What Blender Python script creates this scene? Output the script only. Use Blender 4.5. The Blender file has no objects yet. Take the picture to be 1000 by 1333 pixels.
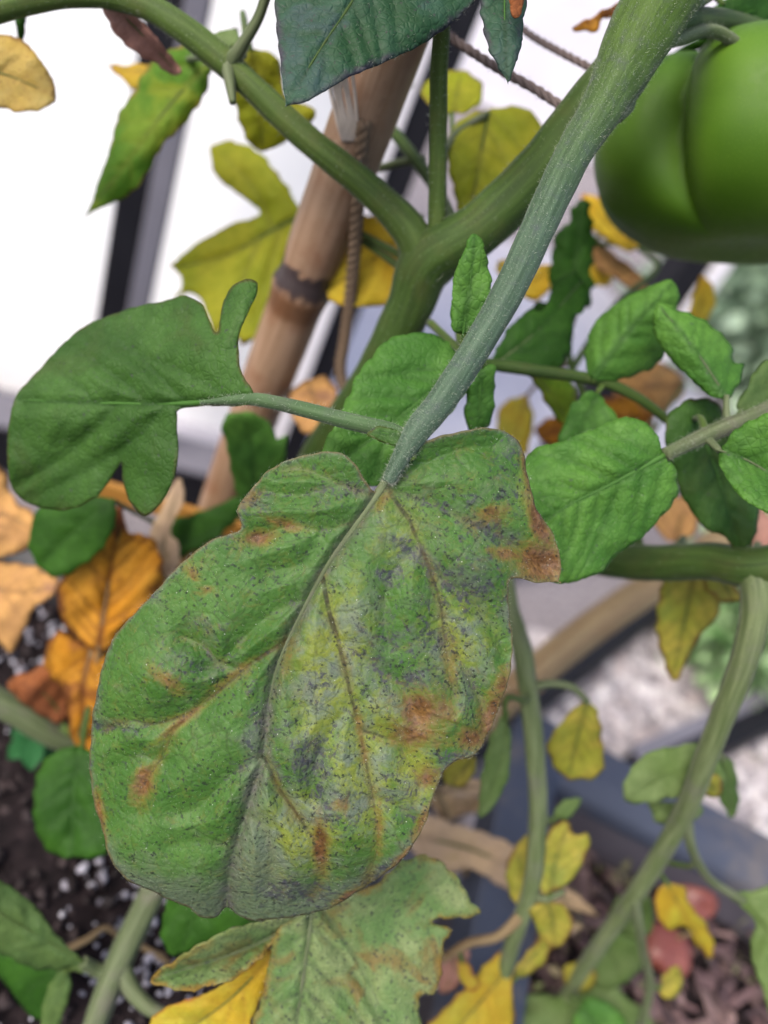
import bpy, math, random
import numpy as np
from mathutils import Vector, Matrix
from mathutils.geometry import delaunay_2d_cdt

random.seed(7)
rng = np.random.default_rng(11)
scene = bpy.context.scene
COL = scene.collection

# ------------------------------------------------------------------ camera
F = 1007.0                                   # focal length in photo pixels (photo is 1000 x 1333)
CAM = np.array([0.0, 0.0, 0.62])             # 0.62 m above the gravel, 0.30 m above the potting soil
D = np.array([-586.0, 1118.0, 1007.0]); D /= np.linalg.norm(D)     # gravity in lens axes (right, down, forward)
ZW = -D
YW = np.array([0, 0, 1.0]) - D[2] * D; YW /= np.linalg.norm(YW)
XW = np.cross(YW, ZW)
R = np.stack([XW, YW, ZW])                   # lens axes -> world

def P(px, py, z):
    v = np.array([(px - 500) / F * z, (py - 666.5) / F * z, z])
    return CAM + R @ v
def Pn(xy, z):
    v = np.stack([(xy[:, 0] - 500) / F * z, (xy[:, 1] - 666.5) / F * z, z], 1)
    return CAM + v @ R.T
def G(px, py, h):
    d = R @ np.array([(px - 500) / F, (py - 666.5) / F, 1.0])
    return CAM + d * ((h - CAM[2]) / d[2])

cd = bpy.data.cameras.new('camera'); cam = bpy.data.objects.new('camera', cd); COL.objects.link(cam)
right, down, fwd = R[:, 0], R[:, 1], R[:, 2]
cam.matrix_world = Matrix(((right[0], -down[0], -fwd[0], CAM[0]), (right[1], -down[1], -fwd[1], CAM[1]),
                           (right[2], -down[2], -fwd[2], CAM[2]), (0, 0, 0, 1)))
cd.sensor_fit = 'VERTICAL'; cd.sensor_height = 36.0; cd.sensor_width = 27.0
cd.lens = 36.0 * F / 1333.0
cd.clip_start = 0.01; cd.clip_end = 400
cd.dof.use_dof = True; cd.dof.focus_distance = 0.157; cd.dof.aperture_fstop = 7.0
scene.camera = cam

# ------------------------------------------------------------------ light
SUN_EL, SUN_AZ = math.radians(50), math.radians(218)   # azimuth clockwise from +Y
world = bpy.data.worlds.new('World'); scene.world = world; world.use_nodes = True
wn = world.node_tree.nodes; wl = world.node_tree.links
sky = wn.new('ShaderNodeTexSky'); sky.sky_type = 'NISHITA'; sky.sun_disc = False
sky.sun_elevation = SUN_EL; sky.sun_rotation = SUN_AZ; sky.dust_density = 4.0; sky.air_density = 1.0; sky.ozone_density = 1.0
bg = wn['Background']; bg.inputs['Strength'].default_value = 0.145
wl.new(sky.outputs[0], bg.inputs['Color'])
sd = bpy.data.lights.new('sun', 'SUN'); sd.energy = 1.35; sd.angle = math.radians(24); sd.color = (1.0, 0.95, 0.88)
sun = bpy.data.objects.new('sun', sd); COL.objects.link(sun)
sdir = Vector((math.sin(SUN_AZ) * math.cos(SUN_EL), math.cos(SUN_AZ) * math.cos(SUN_EL), math.sin(SUN_EL)))
sun.rotation_euler = sdir.to_track_quat('Z', 'Y').to_euler()
sun.location = (0, -1, 3)
scene.view_settings.view_transform = 'Standard'; scene.view_settings.look = 'None'
scene.view_settings.gamma = 1.0; scene.view_settings.use_curve_mapping = False
scene.view_settings.exposure = 1.55

# ------------------------------------------------------------------ helpers
K = 0.355                                     # photo value -> surface albedo
def col(h, k=None):
    wb = (1.03, 1.08, .70) if k is None else (1.04, 1.0, .95)
    k = K if k is None else k
    h = h.lstrip('#'); v = [int(h[i:i + 2], 16) / 255 for i in (0, 2, 4)]
    return tuple([(c / 12.92 if c <= .04045 else ((c + .055) / 1.055) ** 2.4) * k * b_ for c, b_ in zip(v, wb)] + [1.0])

class NT:
    def __init__(s, name):
        s.m = bpy.data.materials.new(name); s.m.use_nodes = True
        s.n = s.m.node_tree.nodes; s.l = s.m.node_tree.links
        s.b = s.n['Principled BSDF']; s.out = s.n['Material Output']
    def set(s, sock, v):
        if isinstance(v, bpy.types.NodeSocket): s.l.new(v, sock)
        else: sock.default_value = v
    def attr(s, name, o='Fac'):
        a = s.n.new('ShaderNodeAttribute'); a.attribute_name = name; return a.outputs[o]
    def coord(s, o='Object'): return s.n.new('ShaderNodeTexCoord').outputs[o]
    def mapv(s, vec, scale=(1, 1, 1), loc=(0, 0, 0)):
        m = s.n.new('ShaderNodeMapping'); s.l.new(vec, m.inputs['Vector'])
        m.inputs['Scale'].default_value = scale; m.inputs['Location'].default_value = loc; return m.outputs[0]
    def noise(s, vec, scale, detail=3, rough=.55, o='Fac', dist=0):
        t = s.n.new('ShaderNodeTexNoise'); s.l.new(vec, t.inputs['Vector'])
        t.inputs['Scale'].default_value = scale; t.inputs['Detail'].default_value = detail
        t.inputs['Roughness'].default_value = rough; t.inputs['Distortion'].default_value = dist
        return t.outputs[o]
    def voro(s, vec, scale, feat='F1', o='Distance'):
        t = s.n.new('ShaderNodeTexVoronoi'); t.feature = feat; s.l.new(vec, t.inputs['Vector'])
        t.inputs['Scale'].default_value = scale; return t.outputs[o]
    def ramp(s, fac, a, b, va=0.0, vb=1.0):
        r = s.n.new('ShaderNodeMapRange'); s.set(r.inputs['Value'], fac); r.interpolation_type = 'SMOOTHSTEP'
        for k, v in (('From Min', a), ('From Max', b), ('To Min', va), ('To Max', vb)): r.inputs[k].default_value = v
        return r.outputs[0]
    def math(s, op, a, b=0.0, clamp=False):
        m = s.n.new('ShaderNodeMath'); m.operation = op; m.use_clamp = clamp
        s.set(m.inputs[0], a); s.set(m.inputs[1], b); return m.outputs[0]
    def mix(s, fac, a, b, mode='MIX'):
        m = s.n.new('ShaderNodeMix'); m.data_type = 'RGBA'; m.blend_type = mode
        s.set(m.inputs[0], fac); s.set(m.inputs[6], a); s.set(m.inputs[7], b); return m.outputs[2]
    def bump(s, h, strength=.3, dist=.001, prev=None):
        b = s.n.new('ShaderNodeBump'); s.set(b.inputs['Height'], h)
        b.inputs['Strength'].default_value = strength; b.inputs['Distance'].default_value = dist
        if prev is not None: s.l.new(prev, b.inputs['Normal'])
        return b.outputs[0]
    def done(s, colr, rough=.6, normal=None, spec=.3, transl=0.0, tcol=None, sss=0, sheen=0):
        s.set(s.b.inputs['Base Color'], colr); s.set(s.b.inputs['Roughness'], rough)
        s.b.inputs['Specular IOR Level'].default_value = spec
        if normal is not None: s.l.new(normal, s.b.inputs['Normal'])
        if sss:
            s.b.inputs['Subsurface Weight'].default_value = sss
            s.b.inputs['Subsurface Radius'].default_value = (.004, .006, .002); s.b.inputs['Subsurface Scale'].default_value = 1.0
        if sheen: s.b.inputs['Sheen Weight'].default_value = sheen; s.b.inputs['Sheen Roughness'].default_value = .4
        if transl:
            t = s.n.new('ShaderNodeBsdfTranslucent'); s.set(t.inputs['Color'], tcol if tcol is not None else colr)
            if normal is not None: s.l.new(normal, t.inputs['Normal'])
            mx = s.n.new('ShaderNodeMixShader'); mx.inputs[0].default_value = transl
            s.l.new(s.b.outputs[0], mx.inputs[1]); s.l.new(t.outputs[0], mx.inputs[2]); s.l.new(mx.outputs[0], s.out.inputs[0])
        return s.m

def tag(o, label=None, cat=None, group=None, kind=None):
    for k, v in (('label', label), ('category', cat), ('group', group), ('kind', kind)):
        if v: o[k] = v
    return o

def empty(name, loc):
    o = bpy.data.objects.new(name, None); o.empty_display_size = .02; COL.objects.link(o); o.location = Vector(loc); return o

ORIG = {}
def mesh_obj(name, verts, faces, mat, parent=None, origin=None, smooth=True, attrs=None):
    """verts in world metres; the object's origin is put at `origin` (or the first vertex)."""
    verts = np.asarray(verts, float)
    og = np.asarray(origin if origin is not None else verts.mean(0), float)
    me = bpy.data.meshes.new(name); me.from_pydata((verts - og).tolist(), [], faces if isinstance(faces, list) else faces.tolist())
    if smooth: me.polygons.foreach_set('use_smooth', [True] * len(me.polygons))
    for k, v in (attrs or {}).items():
        v = np.asarray(v, np.float32)
        if v.ndim == 1: me.attributes.new(k, 'FLOAT', 'POINT').data.foreach_set('value', v)
        elif v.shape[1] == 3: me.attributes.new(k, 'FLOAT_VECTOR', 'POINT').data.foreach_set('vector', v.ravel())
        else: me.attributes.new(k, 'FLOAT_COLOR', 'POINT').data.foreach_set('color', v.ravel())
    me.update()
    if mat: me.materials.append(mat)
    o = bpy.data.objects.new(name, me); COL.objects.link(o)
    po = np.zeros(3)
    if parent is not None:
        o.parent = parent; po = ORIG.get(parent.name, np.array(parent.location))
    o.location = Vector(og - po); ORIG[o.name] = og
    return o

def catmull(pts, n=10, closed=False):
    p = np.asarray(pts, float); m = len(p); out = []
    rng_ = range(m) if closed else range(m - 1)
    for i in rng_:
        if closed: a, b, c, d = p[(i - 1) % m], p[i], p[(i + 1) % m], p[(i + 2) % m]
        else: a, b, c, d = p[max(i - 1, 0)], p[i], p[i + 1], p[min(i + 2, m - 1)]
        for k in range(n):
            t = k / n
            out.append(.5 * ((2 * b) + (-a + c) * t + (2 * a - 5 * b + 4 * c - d) * t * t + (-a + 3 * b - 3 * c + d) * t ** 3))
    if not closed: out.append(p[-1])
    return np.array(out)

def frames(path):
    T = np.gradient(path, axis=0); T /= np.linalg.norm(T, axis=1)[:, None] + 1e-12
    n = np.cross(T[0], [0.3, 0.2, 1.0]); n /= np.linalg.norm(n)
    N = []
    for t in T:
        n = n - t * np.dot(n, t); n /= np.linalg.norm(n); N.append(n.copy())
    N = np.array(N); return T, N, np.cross(T, N)

def tube_data(path, rad, seg=14, ridge=0.0, lump=0.0, seed=0, flat=1.0):
    T, N, B = frames(path); m = len(path)
    v = np.concatenate([[0], np.cumsum(np.linalg.norm(np.diff(path, axis=0), axis=1))])
    th = np.linspace(0, 2 * np.pi, seg, endpoint=False)
    g = np.random.default_rng(seed); ph = g.random(6) * 6.28
    rr = rad[:, None] * (1 + ridge * (np.cos(5 * th + ph[0])[None] * .6 + np.cos(3 * th + ph[1])[None] * .4))
    if lump:
        rr = rr * (1 + lump * (np.sin(v[:, None] * 260 + ph[2] + 1.5 * np.cos(th + ph[3])[None]) * .5 + np.sin(v[:, None] * 610 + ph[4] + 2 * np.cos(2 * th)[None]) * .5))
    V = path[:, None] + rr[..., None] * (np.cos(th)[None, :, None] * N[:, None] + flat * np.sin(th)[None, :, None] * B[:, None])
    V = V.reshape(-1, 3)
    tc = np.stack([np.broadcast_to(np.cos(th) * rad[:, None], (m, seg)), np.broadcast_to(np.sin(th) * rad[:, None], (m, seg)),
                   np.broadcast_to(v[:, None], (m, seg))], -1).reshape(-1, 3)
    f = []
    for i in range(m - 1):
        for j in range(seg):
            k = (j + 1) % seg; f.append((i * seg + j, i * seg + k, (i + 1) * seg + k, (i + 1) * seg + j))
    f.append(tuple(range(seg - 1, -1, -1))); f.append(tuple((m - 1) * seg + j for j in range(seg)))
    return V, f, tc, v

def join(parts):
    V, Fa, off = [], [], 0
    for v, f in parts:
        V.append(v); Fa += [tuple(i + off for i in q) for q in f]; off += len(v)
    return np.concatenate(V), Fa

def box_data(x0, x1, y0, y1, z0, z1, M=None):
    v = np.array([(x, y, z) for z in (z0, z1) for y in (y0, y1) for x in (x0, x1)], float)
    f = [(0, 2, 3, 1), (4, 5, 7, 6), (0, 1, 5, 4), (2, 6, 7, 3), (0, 4, 6, 2), (1, 3, 7, 5)]
    return v, f

def bevel(o, w, seg=2):
    m = o.modifiers.new('bevel', 'BEVEL'); m.width = w; m.segments = seg; m.limit_method = 'ANGLE'; return o

def hair_data(pts, nrm, n, lo, hi, w, g):
    """n fine tapered hairs standing on the given surface points"""
    idx = g.integers(0, len(pts), n); p = pts[idx]; d = nrm[idx] + g.normal(0, .55, (n, 3)); d /= np.linalg.norm(d, axis=1)[:, None]
    L = g.uniform(lo, hi, n)[:, None]
    a = np.cross(d, g.normal(0, 1, (n, 3))); a /= np.linalg.norm(a, axis=1)[:, None]; b = np.cross(d, a)
    p = p + g.normal(0, .00025, (n, 3)) - d * .0001
    V = np.stack([p + a * w, p - .5 * a * w + .87 * b * w, p - .5 * a * w - .87 * b * w, p + d * L + g.normal(0, .12, (n, 3)) * L], 1).reshape(-1, 3)
    i = np.arange(n)[:, None] * 4
    Fa = np.concatenate([i + np.array([[0, 1, 3]]), i + np.array([[1, 2, 3]]), i + np.array([[2, 0, 3]])])
    return V, Fa

def ico(sub=0):
    import bmesh
    bm = bmesh.new(); bmesh.ops.create_icosphere(bm, subdivisions=sub + 1, radius=1)
    v = np.array([x.co[:] for x in bm.verts]); f = np.array([[a.index for a in q.verts] for q in bm.faces]); bm.free(); return v, f
ICO0, ICO1 = ico(0), ico(1)
def pebbles(centers, sizes, ico_, g, squash=(.6, 1.0), rough=.22):
    v, f = ico_; n = len(centers); V = np.empty((n, len(v), 3))
    for i in range(n):
        q = g.normal(size=4); q /= np.linalg.norm(q)
        w, x, y, z = q
        Rm = np.array([[1 - 2 * (y * y + z * z), 2 * (x * y - z * w), 2 * (x * z + y * w)], [2 * (x * y + z * w), 1 - 2 * (x * x + z * z), 2 * (y * z - x * w)], [2 * (x * z - y * w), 2 * (y * z + x * w), 1 - 2 * (x * x + y * y)]])
        s = np.array([1, g.uniform(*squash), g.uniform(*squash)]) * sizes[i]
        V[i] = centers[i] + (v * (1 + g.normal(0, rough, (len(v), 1))) * s) @ Rm.T
    Fa = (f[None] + (np.arange(n) * len(v))[:, None, None]).reshape(-1, 3)
    rnd = np.repeat(g.random(n), len(v))
    return V.reshape(-1, 3), Fa, rnd

# ------------------------------------------------------------------ materials: setting
def plaster(name, c, c2):
    t = NT(name); o = t.coord(); n1 = t.noise(o, 6, 4); n2 = t.noise(o, 220, 3)
    c_ = t.mix(t.ramp(n1, .35, .7), c, c2); c_ = t.mix(t.ramp(t.noise(o, 1.7, 5), .62, .8, 0, .4), c_, col('#a8a6ac', .8))
    return t.done(c_, .9, t.bump(n2, .35, .002), .15)
M_white = plaster('white_plaster', (.88, .88, .89, 1), (.84, .84, .86, 1))
M_greywall = plaster('grey_plaster', (.52, .51, .56, 1), (.46, .455, .51, 1))
def paint(name, c, rough=.4, spec=.45):
    t = NT(name); o = t.coord(); n = t.noise(o, 30, 4); n2 = t.noise(o, 900, 2)
    c2 = tuple(x * .72 for x in c[:3]) + (1,)
    dirt = t.ramp(t.noise(o, 90, 5, .7), .58, .75, 0, .35)
    return t.done(t.mix(dirt, t.mix(n, c2, c), tuple(x * 1.6 + .01 for x in c[:3]) + (1,)), t.ramp(n, .3, .7, rough, rough + .2), t.bump(n2, .12, .0006), spec)
M_metal_dark = paint('black_metal', (.006, .006, .009, 1), .55, .2)
M_metal_grey = paint('grey_metal', (.13, .125, .15, 1), .6, .25)
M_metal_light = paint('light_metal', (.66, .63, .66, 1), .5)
M_planter_blue = paint('blue_grey_plastic', col('#5c6886', .42), .5)
for _n in (1,):
    t = NT('dusty_blue_grey_plastic'); oo = t.coord(); nz = t.noise(oo, 26, 6, .7); nf = t.noise(oo, 240, 5, .7)
    kk = t.mix(t.noise(oo, 9, 3), col('#4e5870', .34), col('#5e677e', .36)); kk = t.mix(t.ramp(nz, .5, .7, 0, .6), kk, (.10, .085, .075, 1)); kk = t.mix(t.ramp(nf, .6, .75, 0, .6), kk, (.05, .04, .035, 1))
    M_planter_blue = t.done(kk, .6, t.bump(nf, .2, .001), .25)
M_planter_shade = paint('shaded_plum_plastic', (.055, .048, .06, 1), .6)  # blue planter's tub: shade on its inner wall painted in as dark plum
M_planter_dark = paint('black_plastic', (.012, .012, .014, 1), .5)
def soilmat(name, a, b):
    t = NT(name); o = t.coord(); n = t.noise(o, 160, 6, .7); n2 = t.noise(o, 40, 3)
    return t.done(t.mix(t.ramp(n, .35, .7), a, b), .95, t.bump(n, 1.0, .003), .1)
M_soil = soilmat('potting_soil', (.006, .0045, .005, 1), (.02, .014, .015, 1))
M_concrete = plaster('concrete', (.36, .35, .39, 1), (.30, .29, .33, 1))
def rndmat(name, cols, rough=.9, spec=.15, bumps=300):
    t = NT(name); r = t.attr('rnd'); o = t.coord(); cr = t.n.new('ShaderNodeValToRGB'); t.l.new(r, cr.inputs[0])
    e = cr.color_ramp.elements
    while len(e) < len(cols): e.new(.5)
    for i, c in enumerate(cols): e[i].position = i / max(1, len(cols) - 1); e[i].color = c
    n = t.noise(o, bumps, 4); c = t.mix(t.ramp(n, .3, .75, 0, .45), cr.outputs[0], (.05, .04, .04, 1))
    return t.done(c, rough, t.bump(n, .5, .001), spec)
M_gravel = rndmat('gravel_stone', [(.20, .18, .20, 1), (.46, .42, .43, 1), (.13, .115, .13, 1), (.60, .57, .58, 1), (.30, .25, .25, 1)])
M_perlite = rndmat('perlite', [(.16, .15, .18, 1), (.30, .29, .33, 1), (.10, .095, .12, 1), (.40, .39, .43, 1)], .9)
M_bark = rndmat('bark_chip', [(.02, .012, .014, 1), (.11, .065, .065, 1), (.045, .028, .03, 1), (.2, .13, .12, 1), (.012, .009, .01, 1)], .9)
M_bush = None

# ------------------------------------------------------------------ structure: ground, walls, railing
gx = mesh_obj('ground', [(-60, -60, -.004), (60, -60, -.004), (60, 60, -.004), (-60, 60, -.004)], [(0, 1, 2, 3)], soilmat('gravel_bed', (.10, .09, .10, 1), (.30, .27, .28, 1)), smooth=False)
tag(gx, kind='structure')

az = math.radians(68); rdir = np.array([math.sin(az), math.cos(az), 0]); rnor = np.array([math.cos(az), -math.sin(az), 0])   # rnor faces the camera side
R0 = G(262, 640, 0.02)
def along(px, py):                            # position along the rail hit by the vertical through a pixel
    d = R @ np.array([(px - 500) / F, (py - 666.5) / F, 1.0])
    A = np.array([[d[0], -rdir[0]], [d[1], -rdir[1]]]); s = np.linalg.solve(A, (R0 - CAM)[:2]); return s[1]
def obox(name, center, half, dirv, mat, parent=None, bev=.003):
    nx = np.array([dirv[1], -dirv[0], 0]); v, f = box_data(-half[0], half[0], -half[1], half[1], -half[2], half[2])
    V = center + v[:, :1] * dirv + v[:, 1:2] * nx + v[:, 2:] * np.array([0, 0, 1.0])
    o = mesh_obj(name, V, f, mat, parent, smooth=False)
    if bev: bevel(o, bev)
    return o
rail_root = empty('railing', R0 * np.array([1, 1, 0]))
tag(rail_root, 'dark metal railing with square posts and a low rail before the white wall', 'railing')
s_posts = [along(200, 195), along(492, 250), along(893, 358)]
s0, s1 = s_posts[0] - .6, s_posts[2] + .03
c = R0 + rdir * (s0 + s1) / 2; c[2] = .035
o = obox('bottom_rail', c, ((s1 - s0) / 2, .022, .03), rdir, M_metal_dark, rail_root)
c2 = c.copy(); c2[2] = .0675
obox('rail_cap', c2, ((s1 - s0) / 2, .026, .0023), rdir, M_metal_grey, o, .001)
for i, s in enumerate([s_posts[0] - .55] + s_posts):
    b = R0 + rdir * s; h = 1.15
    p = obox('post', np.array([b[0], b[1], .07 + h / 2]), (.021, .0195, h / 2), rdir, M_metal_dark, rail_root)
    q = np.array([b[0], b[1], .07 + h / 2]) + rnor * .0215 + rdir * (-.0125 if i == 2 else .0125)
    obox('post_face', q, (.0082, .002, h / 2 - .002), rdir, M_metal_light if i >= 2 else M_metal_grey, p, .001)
c3 = c.copy(); c3[2] = 1.245
obox('top_rail', c3, ((s1 - s0) / 2, .028, .025), rdir, M_metal_dark, rail_root)

# white wall just behind the railing, up to the vertical seen at its right end
s_w = along(640, 100) ; sL = s_posts[0] - 3.0
wc = R0 - rnor * .16 + rdir * (sL + s_w) / 2; wc[2] = 1.0
w = obox('white_wall', wc, ((s_w - sL) / 2, .05, 1.0), rdir, M_white, None, .006)
tag(w, 'white plastered wall close behind the railing posts', 'wall')
gw = obox('grey_wall', np.array([1.6, 3.3, 1.3]), (4.5, .1, 1.3), np.array([1.0, 0, 0]), M_greywall, None, .01)
tag(gw, 'pale grey rendered garden wall behind the shrubs and gravel', 'wall')
pv = G(730, 800, 0); 
pav = obox('paving', np.array([pv[0] - .35, pv[1] + .55, .012]), (.62, .42, .014), np.array([math.sin(math.radians(52)), math.cos(math.radians(52)), 0]), M_concrete, None, .004)
tag(pav, kind='structure')

def edge_bar(name, a, b, label, ext0, ext1):
    A, B = G(*a, .05), G(*b, .05); d = B - A; L = np.linalg.norm(d); d /= L
    A = A - d * ext0; B = B + d * ext1; L = np.linalg.norm(B - A); c = (A + B) / 2; c[2] = .03
    r = empty(name, (c[0], c[1], 0)); tag(r, label, 'metal bar')
    o = obox('bar_body', c, (L / 2, .02, .031), d, M_metal_dark, r, .002)
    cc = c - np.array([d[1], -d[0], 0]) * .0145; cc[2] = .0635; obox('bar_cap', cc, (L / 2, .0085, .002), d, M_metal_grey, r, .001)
edge_bar('edging_bar', (640, 940), (870, 768), 'dark metal bar with grey top lying behind the slanting bamboo cane', .15, .35)
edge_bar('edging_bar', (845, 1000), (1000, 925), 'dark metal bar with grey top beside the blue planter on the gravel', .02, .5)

# gravel: real stones where they can be seen, the material beyond
g = np.random.default_rng(3); cs = []
while len(cs) < 3800:
    px, py = g.uniform(600, 1080), g.uniform(830, 1120); q = G(px, py, 0); cs.append((q[0], q[1], g.uniform(.001, .008)))
cs = np.array(cs); V, Fa, rn = pebbles(cs, g.uniform(.005, .015, len(cs)), ICO1, g, (.55, .95), .1)
gr = mesh_obj('gravel', V, Fa, M_gravel, attrs={'rnd': rn}, origin=(cs[0][0], cs[0][1], 0)); tag(gr, 'loose pale grey and pinkish gravel stones', 'gravel', kind='stuff')

# ------------------------------------------------------------------ planters
def planter(name, x0, x1, y0, y1, top, depth_in, rimw, mat, label, wall=.006):
    r = empty(name, ((x0 + x1) / 2, (y0 + y1) / 2, 0)); tag(r, label, 'planter')
    t = .03; prof = [(-wall, 0.0, .045), (0, 0, 0)]
    def ring(dx, z): return [(x0 + dx, y0 + dx, z), (x1 - dx, y0 + dx, z), (x1 - dx, y1 - dx, z), (x0 + dx, y1 - dx, z)]
    # outside going up, over the flange, inside going down
    lev = [ring(.05, 0), ring(rimw, top - .009), ring(rimw + wall, top - .009), ring(.05 + wall, .012)]
    V = np.array(sum(lev, [])); f = []
    for a in (0, 1, 2):
        for j in range(4): k = (j + 1) % 4; f.append((a * 4 + j, a * 4 + k, a * 4 + 4 + k, a * 4 + 4 + j))
    f.append((0, 3, 2, 1)); f.append((12, 13, 14, 15))
    body = mesh_obj('tub', V, f, M_planter_shade if mat is M_planter_blue else mat, r, smooth=False); 
    lev = [ring(rimw - .001, top - .030), ring(0, top - .026), ring(0, top), ring(rimw * .9, top), ring(rimw + wall + .001, top - .006), ring(rimw + wall + .002, top - .014)]
    V = np.array(sum(lev, [])); f = []
    for a in range(6):
        b = (a + 1) % 6
        for j in range(4): k = (j + 1) % 4; f.append((a * 4 + j, a * 4 + k, b * 4 + k, b * 4 + j))
    rim = mesh_obj('rim', V, f, mat, r, smooth=False); bevel(rim, .0025)
    return r
SOIL_A, RIM_A = .315, .335
RIM_B, SOIL_B = .345, .305
bx_l = G(668, 1000, RIM_B)[0] - .004
b_far = (G(720, 948, RIM_B)[1] + G(1000, 1075, RIM_B)[1]) / 2
planter('planter', bx_l, bx_l + .60, b_far - .30, b_far, RIM_B, .06, .022, M_planter_blue, 'blue grey rectangular planter with bark litter beside the gravel')
ax_r = bx_l - .035; a_far = G(60, 700, RIM_A)[1] + .01
planter('planter', ax_r - .55, ax_r, a_far - .36, a_far, RIM_A, .06, .018, M_planter_dark, 'black rectangular planter of dark perlite soil holding the tomato plant')

def soil_sheet(name, x0, x1, y0, y1, z, label, amp=.004):
    nx, ny = 90, 60; X, Y = np.meshgrid(np.linspace(x0, x1, nx), np.linspace(y0, y1, ny)); g = np.random.default_rng(5)
    Z = z + g.normal(0, amp * .35, X.shape) + amp * np.sin(X * 70 + 1.3 * np.sin(Y * 50)) * .5 + amp * np.sin(Y * 61 + X * 30) * .4
    V = np.stack([X, Y, Z], -1).reshape(-1, 3); f = [(j * nx + i, j * nx + i + 1, (j + 1) * nx + i + 1, (j + 1) * nx + i) for j in range(ny - 1) for i in range(nx - 1)]
    o = mesh_obj(name, V, f, M_soil); tag(o, label, 'soil', kind='stuff'); return o
soil_sheet('potting_soil', ax_r - .528, ax_r - .022, a_far - .338, a_far - .022, SOIL_A, 'dark potting soil in the black planter')
soil_sheet('potting_soil', bx_l + .028, bx_l + .572, b_far - .272, b_far - .028, SOIL_B, 'dark soil in the blue planter')
# soil crumbs and perlite in the black planter
g = np.random.default_rng(8)
def scatter(n, x0, x1, y0, y1, z): return np.stack([g.uniform(x0, x1, n), g.uniform(y0, y1, n), z + g.uniform(-.001, .0035, n)], 1)
pa = (ax_r - .40, ax_r - .025, a_far - .30, a_far - .03)
cp = scatter(6500, *pa, SOIL_A + .0006); cp = cp[(np.sin(cp[:, 0] * 55 + 2) + np.sin(cp[:, 1] * 70 + cp[:, 0] * 40) + g.normal(0, .7, len(cp))) > -.1]; V, Fa, rn = pebbles(cp, g.uniform(.0005, .0015, len(cp)) * g.choice([1, 1, 1.6], len(cp)), ICO1, g, (.5, 1), .16)
o = mesh_obj('perlite', V, Fa, M_perlite, attrs={'rnd': rn}); tag(o, 'white perlite grains scattered over the dark soil', 'perlite', kind='stuff')
cp = scatter(2600, *pa, SOIL_A); V, Fa, rn = pebbles(cp, g.uniform(.0012, .0034, len(cp)), ICO0, g, (.4, 1), .25)
o = mesh_obj('soil_crumbs', V, Fa, rndmat('soil_crumb', [(.006, .005, .005, 1), (.022, .014, .014, 1), (.012, .009, .01, 1)]), attrs={'rnd': rn}); tag(o, 'dark brown soil crumbs between the perlite', 'soil', kind='stuff')
# bark litter in the blue planter
def chips(n, x0, x1, y0, y1, z, g):
    V, Fa, rn = [], [], []
    base, f = box_data(-1, 1, -1, 1, -1, 1)
    for i in range(n):
        L, w_, t_ = g.uniform(.004, .02), g.uniform(.001, .005), g.uniform(.0006, .002)
        a, b_ = g.uniform(0, 6.28), g.normal(0, .35)
        d = np.array([math.cos(a) * math.cos(b_), math.sin(a) * math.cos(b_), math.sin(b_)]); s = np.cross(d, [0, 0, 1]); s /= np.linalg.norm(s); u = np.cross(s, d)
        c = np.array([g.uniform(x0, x1), g.uniform(y0, y1), z + g.uniform(0, .008)])
        bb = base * (1 + g.normal(0, .15, base.shape))
        V.append(c + bb[:, :1] * d * L / 2 + bb[:, 1:2] * s * w_ / 2 + bb[:, 2:] * u * t_ / 2); Fa += [tuple(k + 8 * i for k in q) for q in f]; rn += [g.random()] * 8
    return np.concatenate(V), Fa, rn
V, Fa, rn = chips(2600, bx_l + .035, bx_l + .5, b_far - .265, b_far - .035, SOIL_B + .001, g)
o = mesh_obj('bark_litter', V, Fa, M_bark, attrs={'rnd': rn}, smooth=False); tag(o, 'brown bark chips and dry twigs in the blue planter', 'bark litter', kind='stuff')

# low moss and withered bits along the litter
n = 4200; mp_ = np.stack([g.uniform(bx_l + .035, bx_l + .30, n), g.uniform(b_far - .26, b_far - .035, n), np.full(n, SOIL_B + .004)], 1)
mp_ = mp_[(np.sin(mp_[:, 0] * 48) + np.sin(mp_[:, 1] * 60 + mp_[:, 0] * 30) + g.normal(0, .5, n)) > .35]; n = len(mp_); mp_[:, 2] += g.uniform(0, .010, n)
d_ = g.normal(0, 1, (n, 3)); d_[:, 2] = np.abs(d_[:, 2]) + .3; d_ /= np.linalg.norm(d_, axis=1)[:, None]; s_ = np.cross(d_, g.normal(0, 1, (n, 3))); s_ /= np.linalg.norm(s_, axis=1)[:, None]; L_ = g.uniform(.003, .008, (n, 1))
V = np.stack([mp_, mp_ + d_ * L_ * .5 + s_ * L_ * .28, mp_ + d_ * L_, mp_ + d_ * L_ * .5 - s_ * L_ * .28], 1).reshape(-1, 3); i_ = np.arange(n)[:, None] * 4
o = mesh_obj('moss', V, np.concatenate([i_ + [[0, 1, 2]], i_ + [[0, 2, 3]]]), rndmat('moss_leaf', [(.05, .05, .025, 1), (.11, .10, .05, 1), (.16, .13, .09, 1), (.07, .09, .03, 1)]), attrs={'rnd': np.repeat(g.random(n), 4)}); tag(o, 'olive brown moss and withered bits in the blue planter', 'moss', kind='stuff')

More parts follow.
